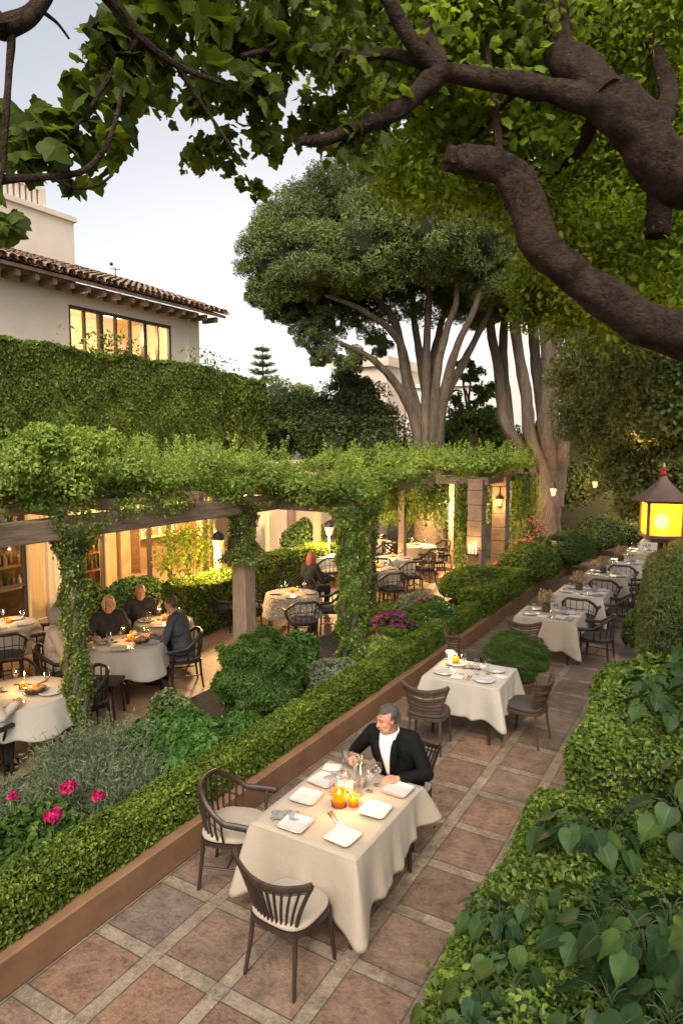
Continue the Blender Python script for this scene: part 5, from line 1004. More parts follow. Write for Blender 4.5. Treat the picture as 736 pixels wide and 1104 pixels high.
# ------------------------------------------------------------------ tables and cloths
def table(name, label, wx, wy, loc, h=.735, group=None, rnd=False, mw='wood', lx=.9):
    t = thing(name, label, 'table', loc, 0, group); mb = MB()
    if rnd: mb.lathe([(0.01, h - .03), (wx / 2, h - .03), (wx / 2, h), (0.01, h)], 32)
    else: mb.box(-wx / 2, wx / 2, -wy / 2, wy / 2, h - .03, h)
    mb.build('tabletop', 'tabletop', t, smooth=False)
    for sx in (-1, 1):
        for sy in (-1, 1):
            x, y = sx * (wx / 2 - .07) * lx, sy * (wy / 2 - .07) * lx; mb = MB(); mb.tube([(x, y, h - .03), (x, y, .3), (x + sx * .01, y + sy * .01, 0)], [.028, .024, .018], 8); mb.build('leg', mw, t)
    return t
def cloth(name, label, wx, wy, loc, z=.74, drop=.45, m='cloth', group=None, rz=0, rnd=False, seed=0, dropf=None, flare=.05, fold=.022, corner=.11):
    r_ = np.random.default_rng(seed); mb = MB(); hx, hy = wx / 2 + .004, wy / 2 + .004; rc = .009
    pts, nr, cw = [], [], []
    if rnd:
        for a in np.linspace(0, 2 * PI, 180, endpoint=False): pts.append((hx * math.cos(a), hy * math.sin(a))); nr.append((math.cos(a), math.sin(a))); cw.append(.5 + .5 * math.cos(4 * a + .6))
    else:
        for (cx, cy, a0, ex, ey) in ((hx - rc, hy - rc, 0, -1, 0), (-hx + rc, hy - rc, 90, 0, -1), (-hx + rc, -hy + rc, 180, 1, 0), (hx - rc, -hy + rc, 270, 0, 1)):
            for a in np.linspace(0, 90, 9): aa = R(a0 + a); pts.append((cx + rc * math.cos(aa), cy + rc * math.sin(aa))); nr.append((math.cos(aa), math.sin(aa)))
            L = 2 * (hx if ex else hy) - 2 * rc; n = 44; aa = R(a0 + 90)
            for q in np.linspace(0, 1, n + 2)[1:-1]:
                pts.append((cx + rc * math.cos(aa) + ex * L * q, cy + rc * math.sin(aa) + ey * L * q)); nr.append((math.cos(aa), math.sin(aa)))
    pts = np.array(pts); nr = np.array(nr); n = len(pts); s_ = np.concatenate([[0], np.cumsum(np.linalg.norm(np.diff(pts, axis=0), axis=1))])
    if not rnd:
        d = np.min([np.hypot(pts[:, 0] - sx * hx, pts[:, 1] - sy * hy) for sx in (-1, 1) for sy in (-1, 1)], 0); cw = np.exp(-(d / .10) ** 2); cw2 = np.exp(-((d - .17) / .07) ** 2)
        diag = np.sign(pts) / math.sqrt(2)
    else:
        cw = np.array(cw); cw2 = cw * 0; diag = nr
    ph = r_.uniform(0, 6.28, 4); per = s_[-1]
    w1 = np.sin(s_ / per * 2 * PI * round(per / .27) + ph[0]) * .6 + np.sin(s_ / per * 2 * PI * round(per / .155) + ph[1]) * .35 + .3 * np.sin(s_ / per * 2 * PI * 3 + ph[2])
    if rnd: w1 = np.sin(s_ / per * 2 * PI * 11 + ph[0]) + .4 * np.sin(s_ / per * 2 * PI * 17 + ph[1])
    dr = np.array([dropf(x / hx, y / hy) for x, y in pts]) if dropf else np.full(n, drop); dr = dr * (1 + (.16 * cw if not rnd else .12 * cw)) + .006 * w1; dr = np.minimum(dr, z - .03)
    # top
    K = 10; rows = []
    for q in np.linspace(0, 1, K): rows.append(np.c_[pts * q, np.full(n, z) + .0018 * np.sin(pts[:, 0] * q * 19 + ph[0]) * np.sin(pts[:, 1] * q * 15 + ph[1])])
    for q in [.012, .03, .06, .1, .16, .23, .3, .38, .46, .54, .62, .7, .78, .86, .94, 1.0]:
        off = flare * q + fold * w1 * q ** 1.2 * (1 - cw) - .045 * cw2 * q; P = pts + nr * off[:, None] + diag * (corner * cw * q ** .9)[:, None]
        zz = z - dr * q; e = min(1, q * 14); P = pts * 1.0 * (1 - e) + P * e; rows.append(np.c_[P, zz])
    mb.grid(np.concatenate(rows), n, len(rows), True)
    o = mb.build(name, m, None, loc=loc, rz=rz, sharp=0); tag(o, label, 'tablecloth', group)
    sm = o.modifiers.new('thickness', 'SOLIDIFY'); sm.thickness = .0025; sm.offset = 1
    return o
# ------------------------------------------------------------------ tableware (copied)
PR = {}
def item(kind, build, loc, rz, label, cat, group=None, scale=None):
    if kind not in PR: o = build(); PR[kind] = o
    else:
        s_ = PR[kind]; o = s_.copy(); C.objects.link(o)
        for ch in list(s_.children):
            c = ch.copy(); C.objects.link(c); c.parent = o
            for g in list(ch.children): d = g.copy(); C.objects.link(d); d.parent = c
    o.location = loc; o.rotation_euler = (0, 0, rz); tag(o, label, cat)
    if group: o['group'] = group
    elif 'group' in o: del o['group']
    return o
def E_(name): o = bpy.data.objects.new(name, None); C.objects.link(o); o.empty_display_size = .05; return o
def sqrows(w_, rows, n=40, e=7):
    o = seat_outline(1, 1, n, e); return np.concatenate([np.c_[o * (w_ * s_), np.full(n, z)] for s_, z in rows])
def b_plate():
    o = E_('plate'); mb = MB(); r_ = [(0, .004), (.62, .004), (.72, .007), (.96, .02), (1, .0225), (.985, .026), (.95, .025), (.70, .012), (.62, .010), (0, .010)]; mb.grid(sqrows(.112, r_), 40, len(r_), True); mb.build('dish', 'plate', o)
    mb = MB(); r_ = [(1.0, .0225), (1.012, .025), (.985, .0275), (.972, .0262)]; mb.grid(sqrows(.1125, r_), 40, len(r_), True); mb.build('rim', 'plateedge', o); return o
def b_rplate():
    mb = MB(); mb.lathe([(.001, .004), (.075, .004), (.13, .02), (.135, .023), (.13, .025), (.08, .011), (.001, .010)], 28, caps=False); return mb.build('plate', 'plate')
def b_glass():
    mb = MB(); mb.lathe([(.001, .002), (.032, .002), (.033, .004), (.006, .01), (.004, .02), (.004, .085), (.012, .095), (.034, .125), (.038, .155), (.033, .195), (.032, .195), (.036, .155), (.032, .127), (.001, .1)], 18, caps=False); return mb.build('wine_glass', 'glass')
def b_tumbler():
    mb = MB(); mb.lathe([(.001, .004), (.030, .004), (.037, .105), (.0355, .105), (.029, .012), (.001, .012)], 18, caps=False); return mb.build('drinking_glass', 'glass')
def b_napkin():
    mb = MB(); mb.box(-.08, .08, -.055, .055, .001, .01); mb.box(-.075, .07, -.05, .05, .0105, .019, rz=.06); o = mb.build('folded_napkin', 'linen', smooth=False); return bev(o, .004)
def b_crumple():
    mb = MB(); n = 15; V = []
    for j in range(n):
        for i in range(n):
            x, y = (i / (n - 1) - .5) * .2, (j / (n - 1) - .5) * .13; V.append((x + .012 * math.sin(9 * y * 9), y + .012 * math.sin(70 * x), .006 + .03 * abs(math.sin(31 * x + 9 * y)) * math.exp(-(x / .09) ** 2 - (y / .06) ** 2) + .006 * math.sin(60 * y)))
    mb.grid(V, n, n); o = mb.build('crumpled_napkin', 'napkin'); s_ = o.modifiers.new('t', 'SOLIDIFY'); s_.thickness = .003; s_.offset = 1; return o
def b_cutlery():
    o = E_('cutlery_set'); mb = MB(); mb.box(-.012, -.004, -.1, .02, .001, .004); mb.box(-.017, .001, .021, .045, .001, .004)
    for k in range(3): mb.box(-.016 + k * .0065, -.0125 + k * .0065, .046, .09, .001, .004)
    mb.build('fork', 'silver', o, smooth=False); mb = MB(); mb.box(.015, .025, -.1, .0, .001, .005); mb.box(.013, .027, .001, .1, .001, .003); mb.build('knife', 'silver', o, smooth=False); return o
def b_candle():
    o = E_('candle'); mb = MB(); mb.lathe([(.001, .001), (.036, .001), (.042, .085), (.040, .085), (.034, .008), (.001, .008)], 18, caps=False); mb.build('candle_glass', 'ambercup', o)
    mb = MB(); mb.lathe([(.001, .009), (.03, .009), (.031, .04), (.001, .04)], 14, caps=False); mb.build('wax', 'wax', o); mb = MB(); mb.lathe([(.002, .042), (.011, .054), (.007, .068), (.001, .085)], 10); mb.build('flame', 'flame', o)
    lamp(o, (0, 0, .13), 1.5 * LAMP, (1, .55, .2), .03, 'candle_light'); return o
def b_taper():
    o = E_('taper_candle'); mb = MB(); mb.lathe([(.035, 0), (.03, .012), (.008, .02), (.008, .06), (.016, .07), (.001, .07)], 12); mb.build('holder', 'silver', o); mb = MB(); mb.lathe([(.01, .07), (.01, .22), (.002, .225)], 10); mb.build('wax', 'wax', o)
    mb = MB(); mb.lathe([(.002, .226), (.009, .24), (.005, .255), (.001, .27)], 8); mb.build('flame', 'flame', o); lamp(o, (0, 0, .32), 1.5 * LAMP, (1, .55, .2), .03, 'candle_light'); return o
def b_bread():
    o = E_('bread_basket'); mb = MB(); mb.lathe([(.001, .003), (.09, .003), (.12, .05), (.125, .055), (.11, .05), (.08, .012), (.001, .012)], 20, caps=False); mb.build('basket', 'rattan', o); mb = MB()
    for k in range(5): a = k * 1.257; mb.ico((.05 * math.cos(a), .05 * math.sin(a), .055), (.045, .035, .032), 2, 0, .15, 4, k)
    mb.ico((0, 0, .075), (.05, .04, .035), 2, 0, .15, 4, 9); mb.build('bread', 'food', o); return o
def b_centre():
    o = E_('flower_vase'); mb = MB(); mb.lathe([(.001, .002), (.06, .002), (.075, .06), (.07, .13), (.066, .13), (.06, .02), (.001, .02)], 14, caps=False); mb.build('vase', 'rattan', o)
    mb = MB(); P, Nn = shell(420, (0, 0, .25), (.15, .15, .13), .3, 5, .8, -.6, 3, .3); leaves(mb, P, Nn, .04, 'oval', 0, .9); mb.build('bouquet', 'dryfl', o, smooth=False); mb = MB()
    for k in range(14): a = k * .449 * 3; mb.tube([(0, 0, .05), (.1 * math.cos(a), .1 * math.sin(a), .27)], .0025, 4)
    mb.build('stem', 'twigwood', o); return o
def b_carafe():
    mb = MB(); mb.lathe([(.001, .003), (.045, .003), (.05, .08), (.042, .14), (.018, .19), (.017, .25), (.024, .28), (.022, .28), (.015, .25), (.016, .19), (.04, .138), (.047, .08), (.042, .008), (.001, .008)], 20, caps=False); return mb.build('water_carafe', 'glass')

TZ = .7425
# the main table
table('dining_table', 'long wooden table under the ivory cloth where the man in the black jacket sits', .90, 1.14, (-2.56, 4.34, 0), lx=.98)
cloth('tablecloth', 'long ivory tablecloth on the nearest table, reaching almost to the paving', .92, 1.16, (-2.56, 4.34, 0), seed=4, dropf=lambda x, y: .475 - .12 * (y > 0) * y * (x > 0) - .11 * (x > .95) * (y + 1) * .5, corner=.12, flare=.05, fold=.026)
for (x, y, a, l) in ((-2.70, 3.90, .05, 'square white plate next to the crumpled grey napkin on the nearest table'), (-2.31, 3.94, -.08, 'square white plate at the front right corner of the nearest table'), (-2.27, 4.37, .05, 'square white plate midway along the right edge of the nearest table'), (-2.25, 4.74, -.05, 'square white plate at the far right corner, in front of the man'), (-2.84, 4.26, .06, 'square white plate left of the candle on the nearest table'), (-2.86, 4.56, -.1, 'square white plate at the far left side of the nearest table, by the menu card')):
    item('plate', b_plate, (x, y, TZ), a, l, 'plate')
item('crumple', b_crumple, (-2.84, 3.96, TZ), .5, 'crumpled grey napkin on the near left of the nearest table', 'napkin'); item('crumple', b_crumple, (-2.80, 4.68, TZ), 1.3, 'crumpled grey napkin at the far left of the nearest table', 'napkin')
item('napkin', b_napkin, (-2.92, 4.8, TZ), .3, 'white folded card at the far left corner of the nearest table', 'menu card'); item('napkin', b_napkin, (-2.68, 4.62, TZ), .2, 'white folded napkin beside the wine glasses on the nearest table', 'napkin')
item('cut', b_cutlery, (-2.5, 4.13, TZ), 1.0, 'fork and knife lying in front of the nearest candle', 'cutlery')
# amber candle lantern on the main table
t = thing('candle_lantern', 'bright amber glass candle burning in the middle of the nearest table', 'candle', (-2.56, 4.31, TZ)); mb = MB(); mb.lathe([(.001, .012), (.05, .012), (.056, .125), (.053, .125), (.047, .02), (.001, .02)], 20, caps=False); mb.build('candle_glass', 'ambercup', t)
mb = MB(); mb.lathe([(.062, 0), (.06, .011), (.04, .0115), (.001, .0115)], 18)
for k in range(5): a = k * 1.257; mb.tube([(.055 * math.cos(a), .055 * math.sin(a), .01), (.062 * math.cos(a), .062 * math.sin(a), .05)], .004, 4)
mb.build('base', 'bronze', t); mb = MB(); mb.lathe([(.001, .0205), (.04, .0205), (.041, .05), (.001, .05)], 14, caps=False); mb.build('wax', 'wax', t); mb = MB(); mb.lathe([(.003, .052), (.019, .07), (.013, .1), (.002, .135)], 12); mb.ico((.02, .015, .07), (.01, .01, .02), 1); mb.build('flame', 'flame', t); lamp(t, (.0, 0, .19), 1.3 * LAMP, (1, .55, .2), .04, 'candle_light')
item('candle', b_candle, (-2.46, 4.36, TZ), 0, 'small amber candle cup beside the bright candle on the nearest table', 'candle')
item('carafe', b_carafe, (-2.55, 4.66, TZ), 0, 'clear glass water carafe in front of the man in the black jacket', 'carafe')
for i, (x, y, k) in enumerate(((-2.45, 4.62, 'w'), (-2.62, 4.5, 'w'), (-2.44, 4.74, 'w'), (-2.68, 4.42, 't'), (-2.5, 4.5, 't'), (-2.62, 4.7, 'w'))):
    if k == 'w': item('wg', b_glass, (x, y, TZ), 0, 'clear wine glass in the cluster around the carafe on the nearest table', 'glass', 'wine glasses around the carafe on the nearest table')
    else: item('tg', b_tumbler, (x, y, TZ), 0, 'clear tumbler between candle and carafe on the nearest table', 'glass', 'tumblers on the nearest table')
# chairs at the main table
slat_chair('slat_chair', 'dark slat-back chair with beige seat at the near end of the nearest table', loc=(-2.47, 3.50, 0), rz=R(-3), fan_=1.55)
tub_chair('armchair', 'dark slatted tub armchair between planter wall and nearest table', loc=(-3.42, 4.05, 0), rz=R(-68))
slat_chair('slat_chair', 'dark slat-back chair under the man in the black jacket', loc=(-2.48, 5.33, 0), rz=R(176))

# tables along the walkway
WT = [((-2.72, 7.82), (.96, .86), 'second'), ((-2.54, 11.3), (.98, .85), 'third'), ((-2.4, 13.4), (.9, .95), 'fourth'), ((-2.28, 15.5), (.9, .85), 'fifth'), ((-2.16, 17.35), (.82, .85), 'sixth'), ((-2.0, 19.4), (.8, 1.0), 'seventh'), ((-1.85, 21.6), (.8, .9), 'eighth')]
LK = {'second': 'second white table from the viewer, by the topiary bush', 'third': 'third white table, just beyond the topiary bush', 'fourth': 'fourth table along the walkway', 'fifth': 'fifth table along the walkway', 'sixth': 'sixth table along the walkway', 'seventh': 'seventh table along the walkway', 'eighth': 'last table at the dark end of the walkway'}
c_a = c_b = None
for i, ((x, y), (wx, wy), od) in enumerate(WT):
    nm = LK[od]
    table('dining_table', 'table under the cloth of the ' + nm, wx - .03, wy - .03, (x, y, 0))
    cloth('tablecloth', 'pale tablecloth on the ' + nm, wx, wy, (x, y, 0), seed=20 + i, drop=(.40, .5, .46, .4, .38, .38, .38)[i], m='cloth' if i % 2 else 'cloth2', corner=.12, flare=.04, fold=.022, rz=R((2, 1, -1, 1, 0, 0, 0)[i]))
    for (dx, dy) in ((-.28, -.2), (.26, -.22), (-.26, .22), (.27, .22)):
        item('rplate', b_rplate, (x + dx * wx, y + dy * wy * 1.1, TZ), 0, 'white round plate on the ' + nm, 'plate', 'plates on the ' + od + ' walkway table')
        if i < 5: item('cut', b_cutlery, (x + dx * wx + .2 * (1 if dx < 0 else -1), y + dy * wy * 1.1, TZ), .1, 'fork and knife laid on the ' + nm, 'cutlery', 'cutlery on the ' + od + ' walkway table')
    for (dx, dy) in ((-.08, -.3), (.08, .3), (.4, 0.02)):
        item('napkin', b_napkin, (x + dx * wx, y + dy * wy, TZ), rng.uniform(-.4, .4), 'folded white napkin on the ' + nm, 'napkin', 'napkins on the ' + od + ' walkway table')
    for (dx, dy) in ((-.12, .1), (.1, -.04), (-.3, .02), (.22, .05)):
        item('wg', b_glass, (x + dx * wx, y + dy * wy, TZ), 0, 'empty wine glass on the ' + nm, 'glass', 'wine glasses on the ' + od + ' walkway table')
    if i in (1, 2, 3, 4, 5):
        for (dx, dy) in ((-.33, -.05), (.18, .33), (.36, -.28)): item('crumple', b_crumple, (x + dx * wx, y + dy * wy, TZ), rng.uniform(0, 3), 'crumpled grey napkin on the ' + nm, 'napkin', 'grey napkins on the ' + od + ' walkway table')
    if i in (1, 2, 3, 4): item('centre', b_centre, (x - .1, y + .12, TZ), i, 'woven vase of dried pale flowers on the ' + nm, 'vase')
item('candle', b_candle, (-3.0, 8.05, TZ), 0, 'glass candle cup at the left of the second white table from the viewer', 'candle'); item('crumple', b_crumple, (-2.75, 8.0, TZ), .3, 'crumpled napkin in the middle of the second white table', 'napkin')
t = thing('pale_vase', 'small white ceramic jug at the planter edge beside the second white table', 'jug', (-3.12, 8.15, TZ)); mb = MB(); mb.lathe([(.001, .002), (.04, .002), (.065, .12), (.06, .12), (.036, .012), (.001, .012)], 16, caps=False); mb.build('body', 'pot', t); mb = MB(); mb.tube(spline([(.055, 0, .1), (.095, 0, .09), (.085, 0, .04), (.045, 0, .03)], 4), .006, 6); mb.build('handle', 'pot', t)
ca = None
def put(proto, loc, rz, label, group=None): return dup(proto, loc, rz, label, group)
RC = slat_chair('woven_chair', 'dark woven-back chair at the near side of the second white table', mw='rattan', cush='cushiond', back='woven', fan_=1.1, loc=(-2.98, 7.12, 0), rz=R(8))
put(RC, (-2.02, 7.88, 0), R(84), 'dark woven-back chair at the right side of the second white table')
put(RC, (-2.72, 10.55, 0), R(-4), 'dark woven-back chair between the topiary bush and the third white table')
put(RC, (-3.32, 9.3, 0), R(-50), 'dark woven-back chair squeezed between planter wall and topiary bush')
TC = tub_chair('armchair', 'black open armchair at the right side of the third white table', mw='wood2', cush='cushiond', loc=(-1.78, 11.35, 0), rz=R(86), slats=9)
put(TC, (-1.72, 13.3, 0), R(88), 'black open armchair at the right side of the fourth walkway table'); put(TC, (-1.6, 15.5, 0), R(90), 'black open armchair at the right side of the fifth walkway table'); put(TC, (-1.5, 17.4, 0), R(88), 'black open armchair at the right side of the sixth walkway table')
put(TC, (-2.3, 12.55, 0), R(0), 'black armchair between the third and fourth walkway tables'); put(TC, (-2.2, 14.6, 0), R(0), 'black armchair between the fourth and fifth walkway tables'); put(TC, (-1.4, 19.4, 0), R(90), 'black armchair at the right side of the seventh walkway table'); put(TC, (-2.1, 16.55, 0), R(0), 'black armchair between the fifth and sixth walkway tables')
# topiary on a pot between second and third table
t = thing('topiary_bush', 'rounded boxwood bush in a low pot between the second and third white tables', 'potted bush', (-2.52, 9.15, 0)); mb = MB(); mb.lathe([(.2, 0), (.28, .26), (.3, .28), (.27, .28), (.2, .24), (.001, .24)], 20); mb.build('pot', 'planter', t)
mb = MB(); mb.ico((0, 0, .62), (.30, .28, .22), 2, 1); P, Nn = shell(24000, (0, 0, .62), (.44, .40, .32), .17, 7, .25, -.75, 3, .5); leaves(mb, P, Nn, .045, 'needle', 0, .6, (0, 0, .5)); mb.build('foliage', ['bush', 'twig'], t, smooth=False)
# pots further on
for (x, y, l) in ((-4.05, 18.9, 'white pot standing among the shrubs near the lamp-lit trunk'), (-4.35, 20.6, 'white stone block pot at the foot of the lamp-lit trunk')):
    t = thing('plant_pot', l, 'pot', (x, y, .55 if y < 20 else .3)); mb = MB(); mb.lathe([(.001, 0), (.16, 0), (.23, .36), (.24, .4), (.2, .4), (.17, .1), (.001, .1)], 18, caps=False); mb.build('pot', 'pot', t); mb = MB(); P, Nn = shell(500, (0, 0, .42), (.24, .24, .16), .2, 4, .5, -.2); leaves(mb, P, Nn, .07, 'oval', 0); mb.build('foliage', 'bush', t, smooth=False)

# ------------------------------------------------------------------ terrace tables
TT = [('a', (-6.98, 4.5), 1.12, 'cloth2', 'round table beside the vine clad post', .3), ('b', (-7.42, 6.5), 1.0, 'cloth2', 'round table where the man in grey sits', .36), ('c', (-7.85, 7.62), .9, 'cloth', 'round table in front of the bald diner', .34), ('d', (-7.2, 10.35), 1.0, 'lace', 'lace covered table beyond the pale pergola post', .34), ('e', (-6.95, 13.5), .9, 'cloth', 'round table behind the flowering column', .34), ('f', (-7.3, 15.0), .95, 'cloth2', 'round table under the beam between the pergolas', .34), ('g', (-7.6, 17.2), 1.0, 'cloth', 'round table inside the far pergola', .34), ('h', (-9.2, 14.4), .95, 'cloth', 'round table near the far clipped hedge', .34), ('i', (-9.1, 17.4), .95, 'cloth2', 'furthest round table in the far pergola', .34), ('j', (-9.9, 6.2), .95, 'cloth', 'dim round table near the glowing restaurant windows', .34)]
TD = None
DCH = None
ch_spots = {'a': [(-6.72, 3.74), (-6.75, 5.22), (-7.7, 4.9), (-7.6, 4.0)], 'b': [(-8.02, 5.72), (-8.15, 6.72), (-6.95, 7.14)], 'c': [(-8.55, 7.74)], 'd': [(-7.95, 10.2), (-6.55, 9.75), (-6.55, 10.75), (-7.55, 11.2), (-8.45, 9.75)], 'e': [(-6.35, 13.0), (-7.5, 13.1), (-7.2, 14.1)], 'f': [(-6.6, 14.5), (-7.9, 14.6), (-6.7, 15.6)], 'g': [(-6.9, 16.7), (-8.3, 16.9), (-7.2, 17.9), (-8.1, 17.8)], 'h': [(-8.6, 14.0), (-9.0, 15.1)], 'i': [(-8.5, 17.0), (-9.5, 18.1)], 'j': [(-9.3, 5.8), (-9.4, 6.7)]}
cl_lab = {('a', 0): 'black armchair under the diner in cream knit at the left edge', ('a', 1): 'black armchair half hidden behind the vine clad post', ('b', 0): 'black armchair under the grey haired diner in cream', ('b', 1): 'black armchair under the blond diner in black', ('b', 2): 'wide black armchair under the man in grey', ('c', 0): 'black armchair under the bald diner', ('d', 4): 'empty black armchair left of the pale pergola post, by the clipped hedge'}
ordn = ['first', 'second', 'third', 'fourth', 'fifth']
for (k, (x, y), dm, cm, nm, dp) in TT:
    table('round_table', 'wooden base of the ' + nm, dm, dm, (x, y, 0), rnd=True, mw='wood2', lx=.72)
    cloth('tablecloth', ('lace-patterned' if cm == 'lace' else 'pale') + ' cloth draped over the ' + nm, dm + .02, dm + .02, (x, y, 0), drop=dp, m=cm, rnd=True, seed=ord(k), flare=.05, fold=.03)
    for q in range(4):
        a = q * PI / 2 + .5; item('rplate', b_rplate, (x + .33 * dm * math.cos(a), y + .33 * dm * math.sin(a), TZ), 0, 'white plate laid on the ' + nm, 'plate', 'plates on the ' + nm)
        a += .6; item('wg', b_glass, (x + .27 * dm * math.cos(a), y + .27 * dm * math.sin(a), TZ), 0, 'wine glass on the ' + nm, 'glass', 'wine glasses on the ' + nm)
    if k in 'ac': item('taper', b_taper, (x + .08, y + .02, TZ), 0, 'tall lit candle on the ' + nm, 'candle')
    if k in 'abcdefghij': item('candle', b_candle, (x - .06, y + .1, TZ), 0, 'amber candle cup glowing on the ' + nm, 'candle')
    if k in 'abc': item('bread', b_bread, (x + .16, y + .1, TZ), 1, 'basket of bread rolls on the ' + nm, 'basket')
    if k in 'abc': item('crumple', b_crumple, (x - .25, y - .1, TZ), 1, 'crumpled napkin on the ' + nm, 'napkin')
    for i, c_ in enumerate(ch_spots[k]):
        lb = cl_lab.get((k, i)) or 'empty black armchair drawn up to the ' + nm
        rz = face(c_, (x, y))
        gr = None if (k, i) in cl_lab else 'empty chairs at the ' + nm
        if DCH is None: DCH = tub_chair('armchair', lb, mw='wood2', cush='cushiond', slats=9, loc=(*c_, 0), rz=rz)
        else: put(DCH, (*c_, 0), rz, lb, gr)
t = thing('side_table', 'small dark stool beside the vine clad post', 'stool', (-7.05, 5.72, 0), .5); mb = MB(); mb.box(-.24, .24, -.2, .2, .46, .5); bev(mb.build('top', 'wood2', t, smooth=False), .008)
for sx in (-1, 1):
    for sy in (-1, 1): MB().tube([(sx * .19, sy * .15, .46), (sx * .22, sy * .18, 0)], [.018, .013], 7).build('leg', 'wood2', t)

# ------------------------------------------------------------------ lamps
def post_lamp(label, loc, h, e):
    t = thing('post_lamp', label, 'lamp', loc); mb = MB(); mb.tube([(0, 0, 0), (0, 0, h - .26)], .025, 8); mb.lathe([(.07, 0), (.05, .04), (.03, .08)], 12); mb.build('post', 'gold', t)
    mb = MB(); mb.lathe([(.07, h - .26), (.12, h - .06), (.118, h - .05)], 16, caps=False); mb.build('lamp_glass', 'shade', t); mb = MB(); mb.lathe([(.15, h - .05), (.14, h + .0), (.10, h + .07), (.03, h + .12), (.001, h + .13)], 16); mb.build('cap', 'metal', t); lamp(t, (0, -.16, h - .2), e * LAMP, (1, .6, .25), .1)
post_lamp('domed lamp post glowing beside the pale pergola post', (-9.0, 10.3, 0), 1.72, 95); post_lamp('domed lamp glowing left of the flowering column', (-9.0, 14.65, 0), 1.52, 100)
def sconce(label, loc, e, s=1.0, arm=(0, .2, 0)):
    t = thing('wall_lantern', label, 'lamp', loc); mb = MB(); mb.lathe([(.05 * s, -.1 * s), (.085 * s, .08 * s)], 8); mb.build('lamp_glass', 'shade', t); mb = MB(); mb.lathe([(.11 * s, .08 * s), (.03 * s, .17 * s), (.01 * s, .2 * s)], 8); mb.lathe([(.06 * s, -.12 * s), (.06 * s, -.1 * s)], 8); mb.build('cap', 'metal', t); mb = MB(); mb.tube([(0, 0, .18 * s), np.array(arm) * .5 + (0, 0, .24 * s), np.array(arm) + (0, 0, .1 * s)], .012, 6); mb.build('bracket', 'metal', t); lamp(t, (0, -.22 * s, 0), e * LAMP, (1, .6, .26), .1)
sconce('glowing lantern hung beside the stone pillar of the far pergola', (-5.2, 16.95, 2.12), 10, 1.0, (0, .1, .3)); sconce('lantern fixed to the thick grey trunk', tuple(at(596, 530, 21.6)), 30, 1.15, (-.05, .5, 0))
sconce('left of the two small lanterns on the dark hedge beyond the trunk', tuple(at(641, 522, 25.3)), 25, 1.1, (0, .6, 0)); sconce('right of the two small lanterns on the dark hedge beyond the trunk', tuple(at(669, 519, 25.3)), 25, 1.1, (0, 1.2, 0)); sconce('small lantern hanging high in the olive green foliage at right', tuple(at(696, 462, 12.6)), 9, .6, (.1, .4, .3)); sconce('low path lamp seen left of the square amber lantern', tuple(at(682, 549, 24)), 10, .9, (0, .1, -1.2))
# candle sconce on stone pillar
t = thing('pillar_candle', 'cluster of candles glowing on the stone pillar', 'candles', (-5.23, 15.03, 1.02)); mb = MB(); mb.box(-.13, .13, -.08, .08, -.03, 0); mb.build('shelf', 'metal', t, smooth=False); 
for k in (-.08, 0, .08):
    mb = MB(); mb.lathe([(.022, 0), (.022, .1 + abs(k)), (.002, .105 + abs(k))], 10, c=(k, 0, 0)); mb.build('wax', 'wax', t); mb = MB(); mb.lathe([(.003, .11 + abs(k)), (.016, .135 + abs(k)), (.002, .19 + abs(k))], 8, c=(k, 0, 0)); mb.build('flame', 'flame', t)
lamp(t, (0, -.15, .2), 3 * LAMP, (1, .6, .25), .05, 'candle_light')
# fairy lights in the far pergola
t = thing('chandelier', 'sparkling cluster of small bulbs hanging under the far pergola', 'lamp', (-7.3, 17.9, 2.1)); mb = MB(); mb.tube([(0, 0, .6), (0, 0, .1)], .008, 4)
for k in range(7): a = k * .9; mb.tube([(0, 0, .1), (.18 * math.cos(a), .18 * math.sin(a), 0), (.25 * math.cos(a), .25 * math.sin(a), -.1 - .05 * (k % 3))], .008, 4)
mb.build('arm', 'metal', t); mb = MB()
for k in range(7): a = k * .9; mb.ico((.25 * math.cos(a), .25 * math.sin(a), -.13 - .05 * (k % 3)), .04, 1)
mb.build('bulb', 'bulb', t); lamp(t, (0, 0, -.4), 120 * LAMP, (1, .62, .28), .2)
# square amber lantern on a post
lp = at(713, 552, 9.4); t = thing('square_lantern', 'large square amber lantern with pagoda roof and red finial on a tall post', 'lantern', (lp[0], lp[1], 0), R(18)); LZ = 3.04; b = .25; t.scale = (.81, .81, .81)
mb = MB(); mb.tube([(0, 0, 0), (0, 0, LZ - .06)], .045, 10); mb.build('post', 'metal', t)
mb = MB(); mb.box(-b - .03, b + .03, -b - .03, b + .03, LZ - .05, LZ); mb.box(-b + .06, b - .06, -b + .06, b - .06, LZ - .12, LZ - .052)
for sx in (-1, 1):
    for sy in (-1, 1): mb.box(sx * b - .022, sx * b + .022, sy * b - .022, sy * b + .022, LZ + .001, LZ + .5)
mb.box(-b - .03, b + .03, -b - .03, b + .03, LZ + .501, LZ + .53); mb.build('frame', 'bronze', t, smooth=False)
for k in range(4):
    mb = MB(); a = k * PI / 2; c, s_ = math.cos(a), math.sin(a); V = [(x * c - (-b) * s_ * 0 - y * s_, x * s_ + y * c, z) for x, y, z in ((-b + .023, -b, LZ + .002), (b - .023, -b, LZ + .002), (b - .023, -b, LZ + .5), (-b + .023, -b, LZ + .5))]; mb.add(V, [(0, 1, 2, 3)]); mb.build('glass_panel', 'amber', t, smooth=False)
mb = MB(); n = 8
rows = [(.40, .535), (.41, .55), (.33, .60), (.24, .66), (.15, .75), (.07, .86), (.03, .92)]
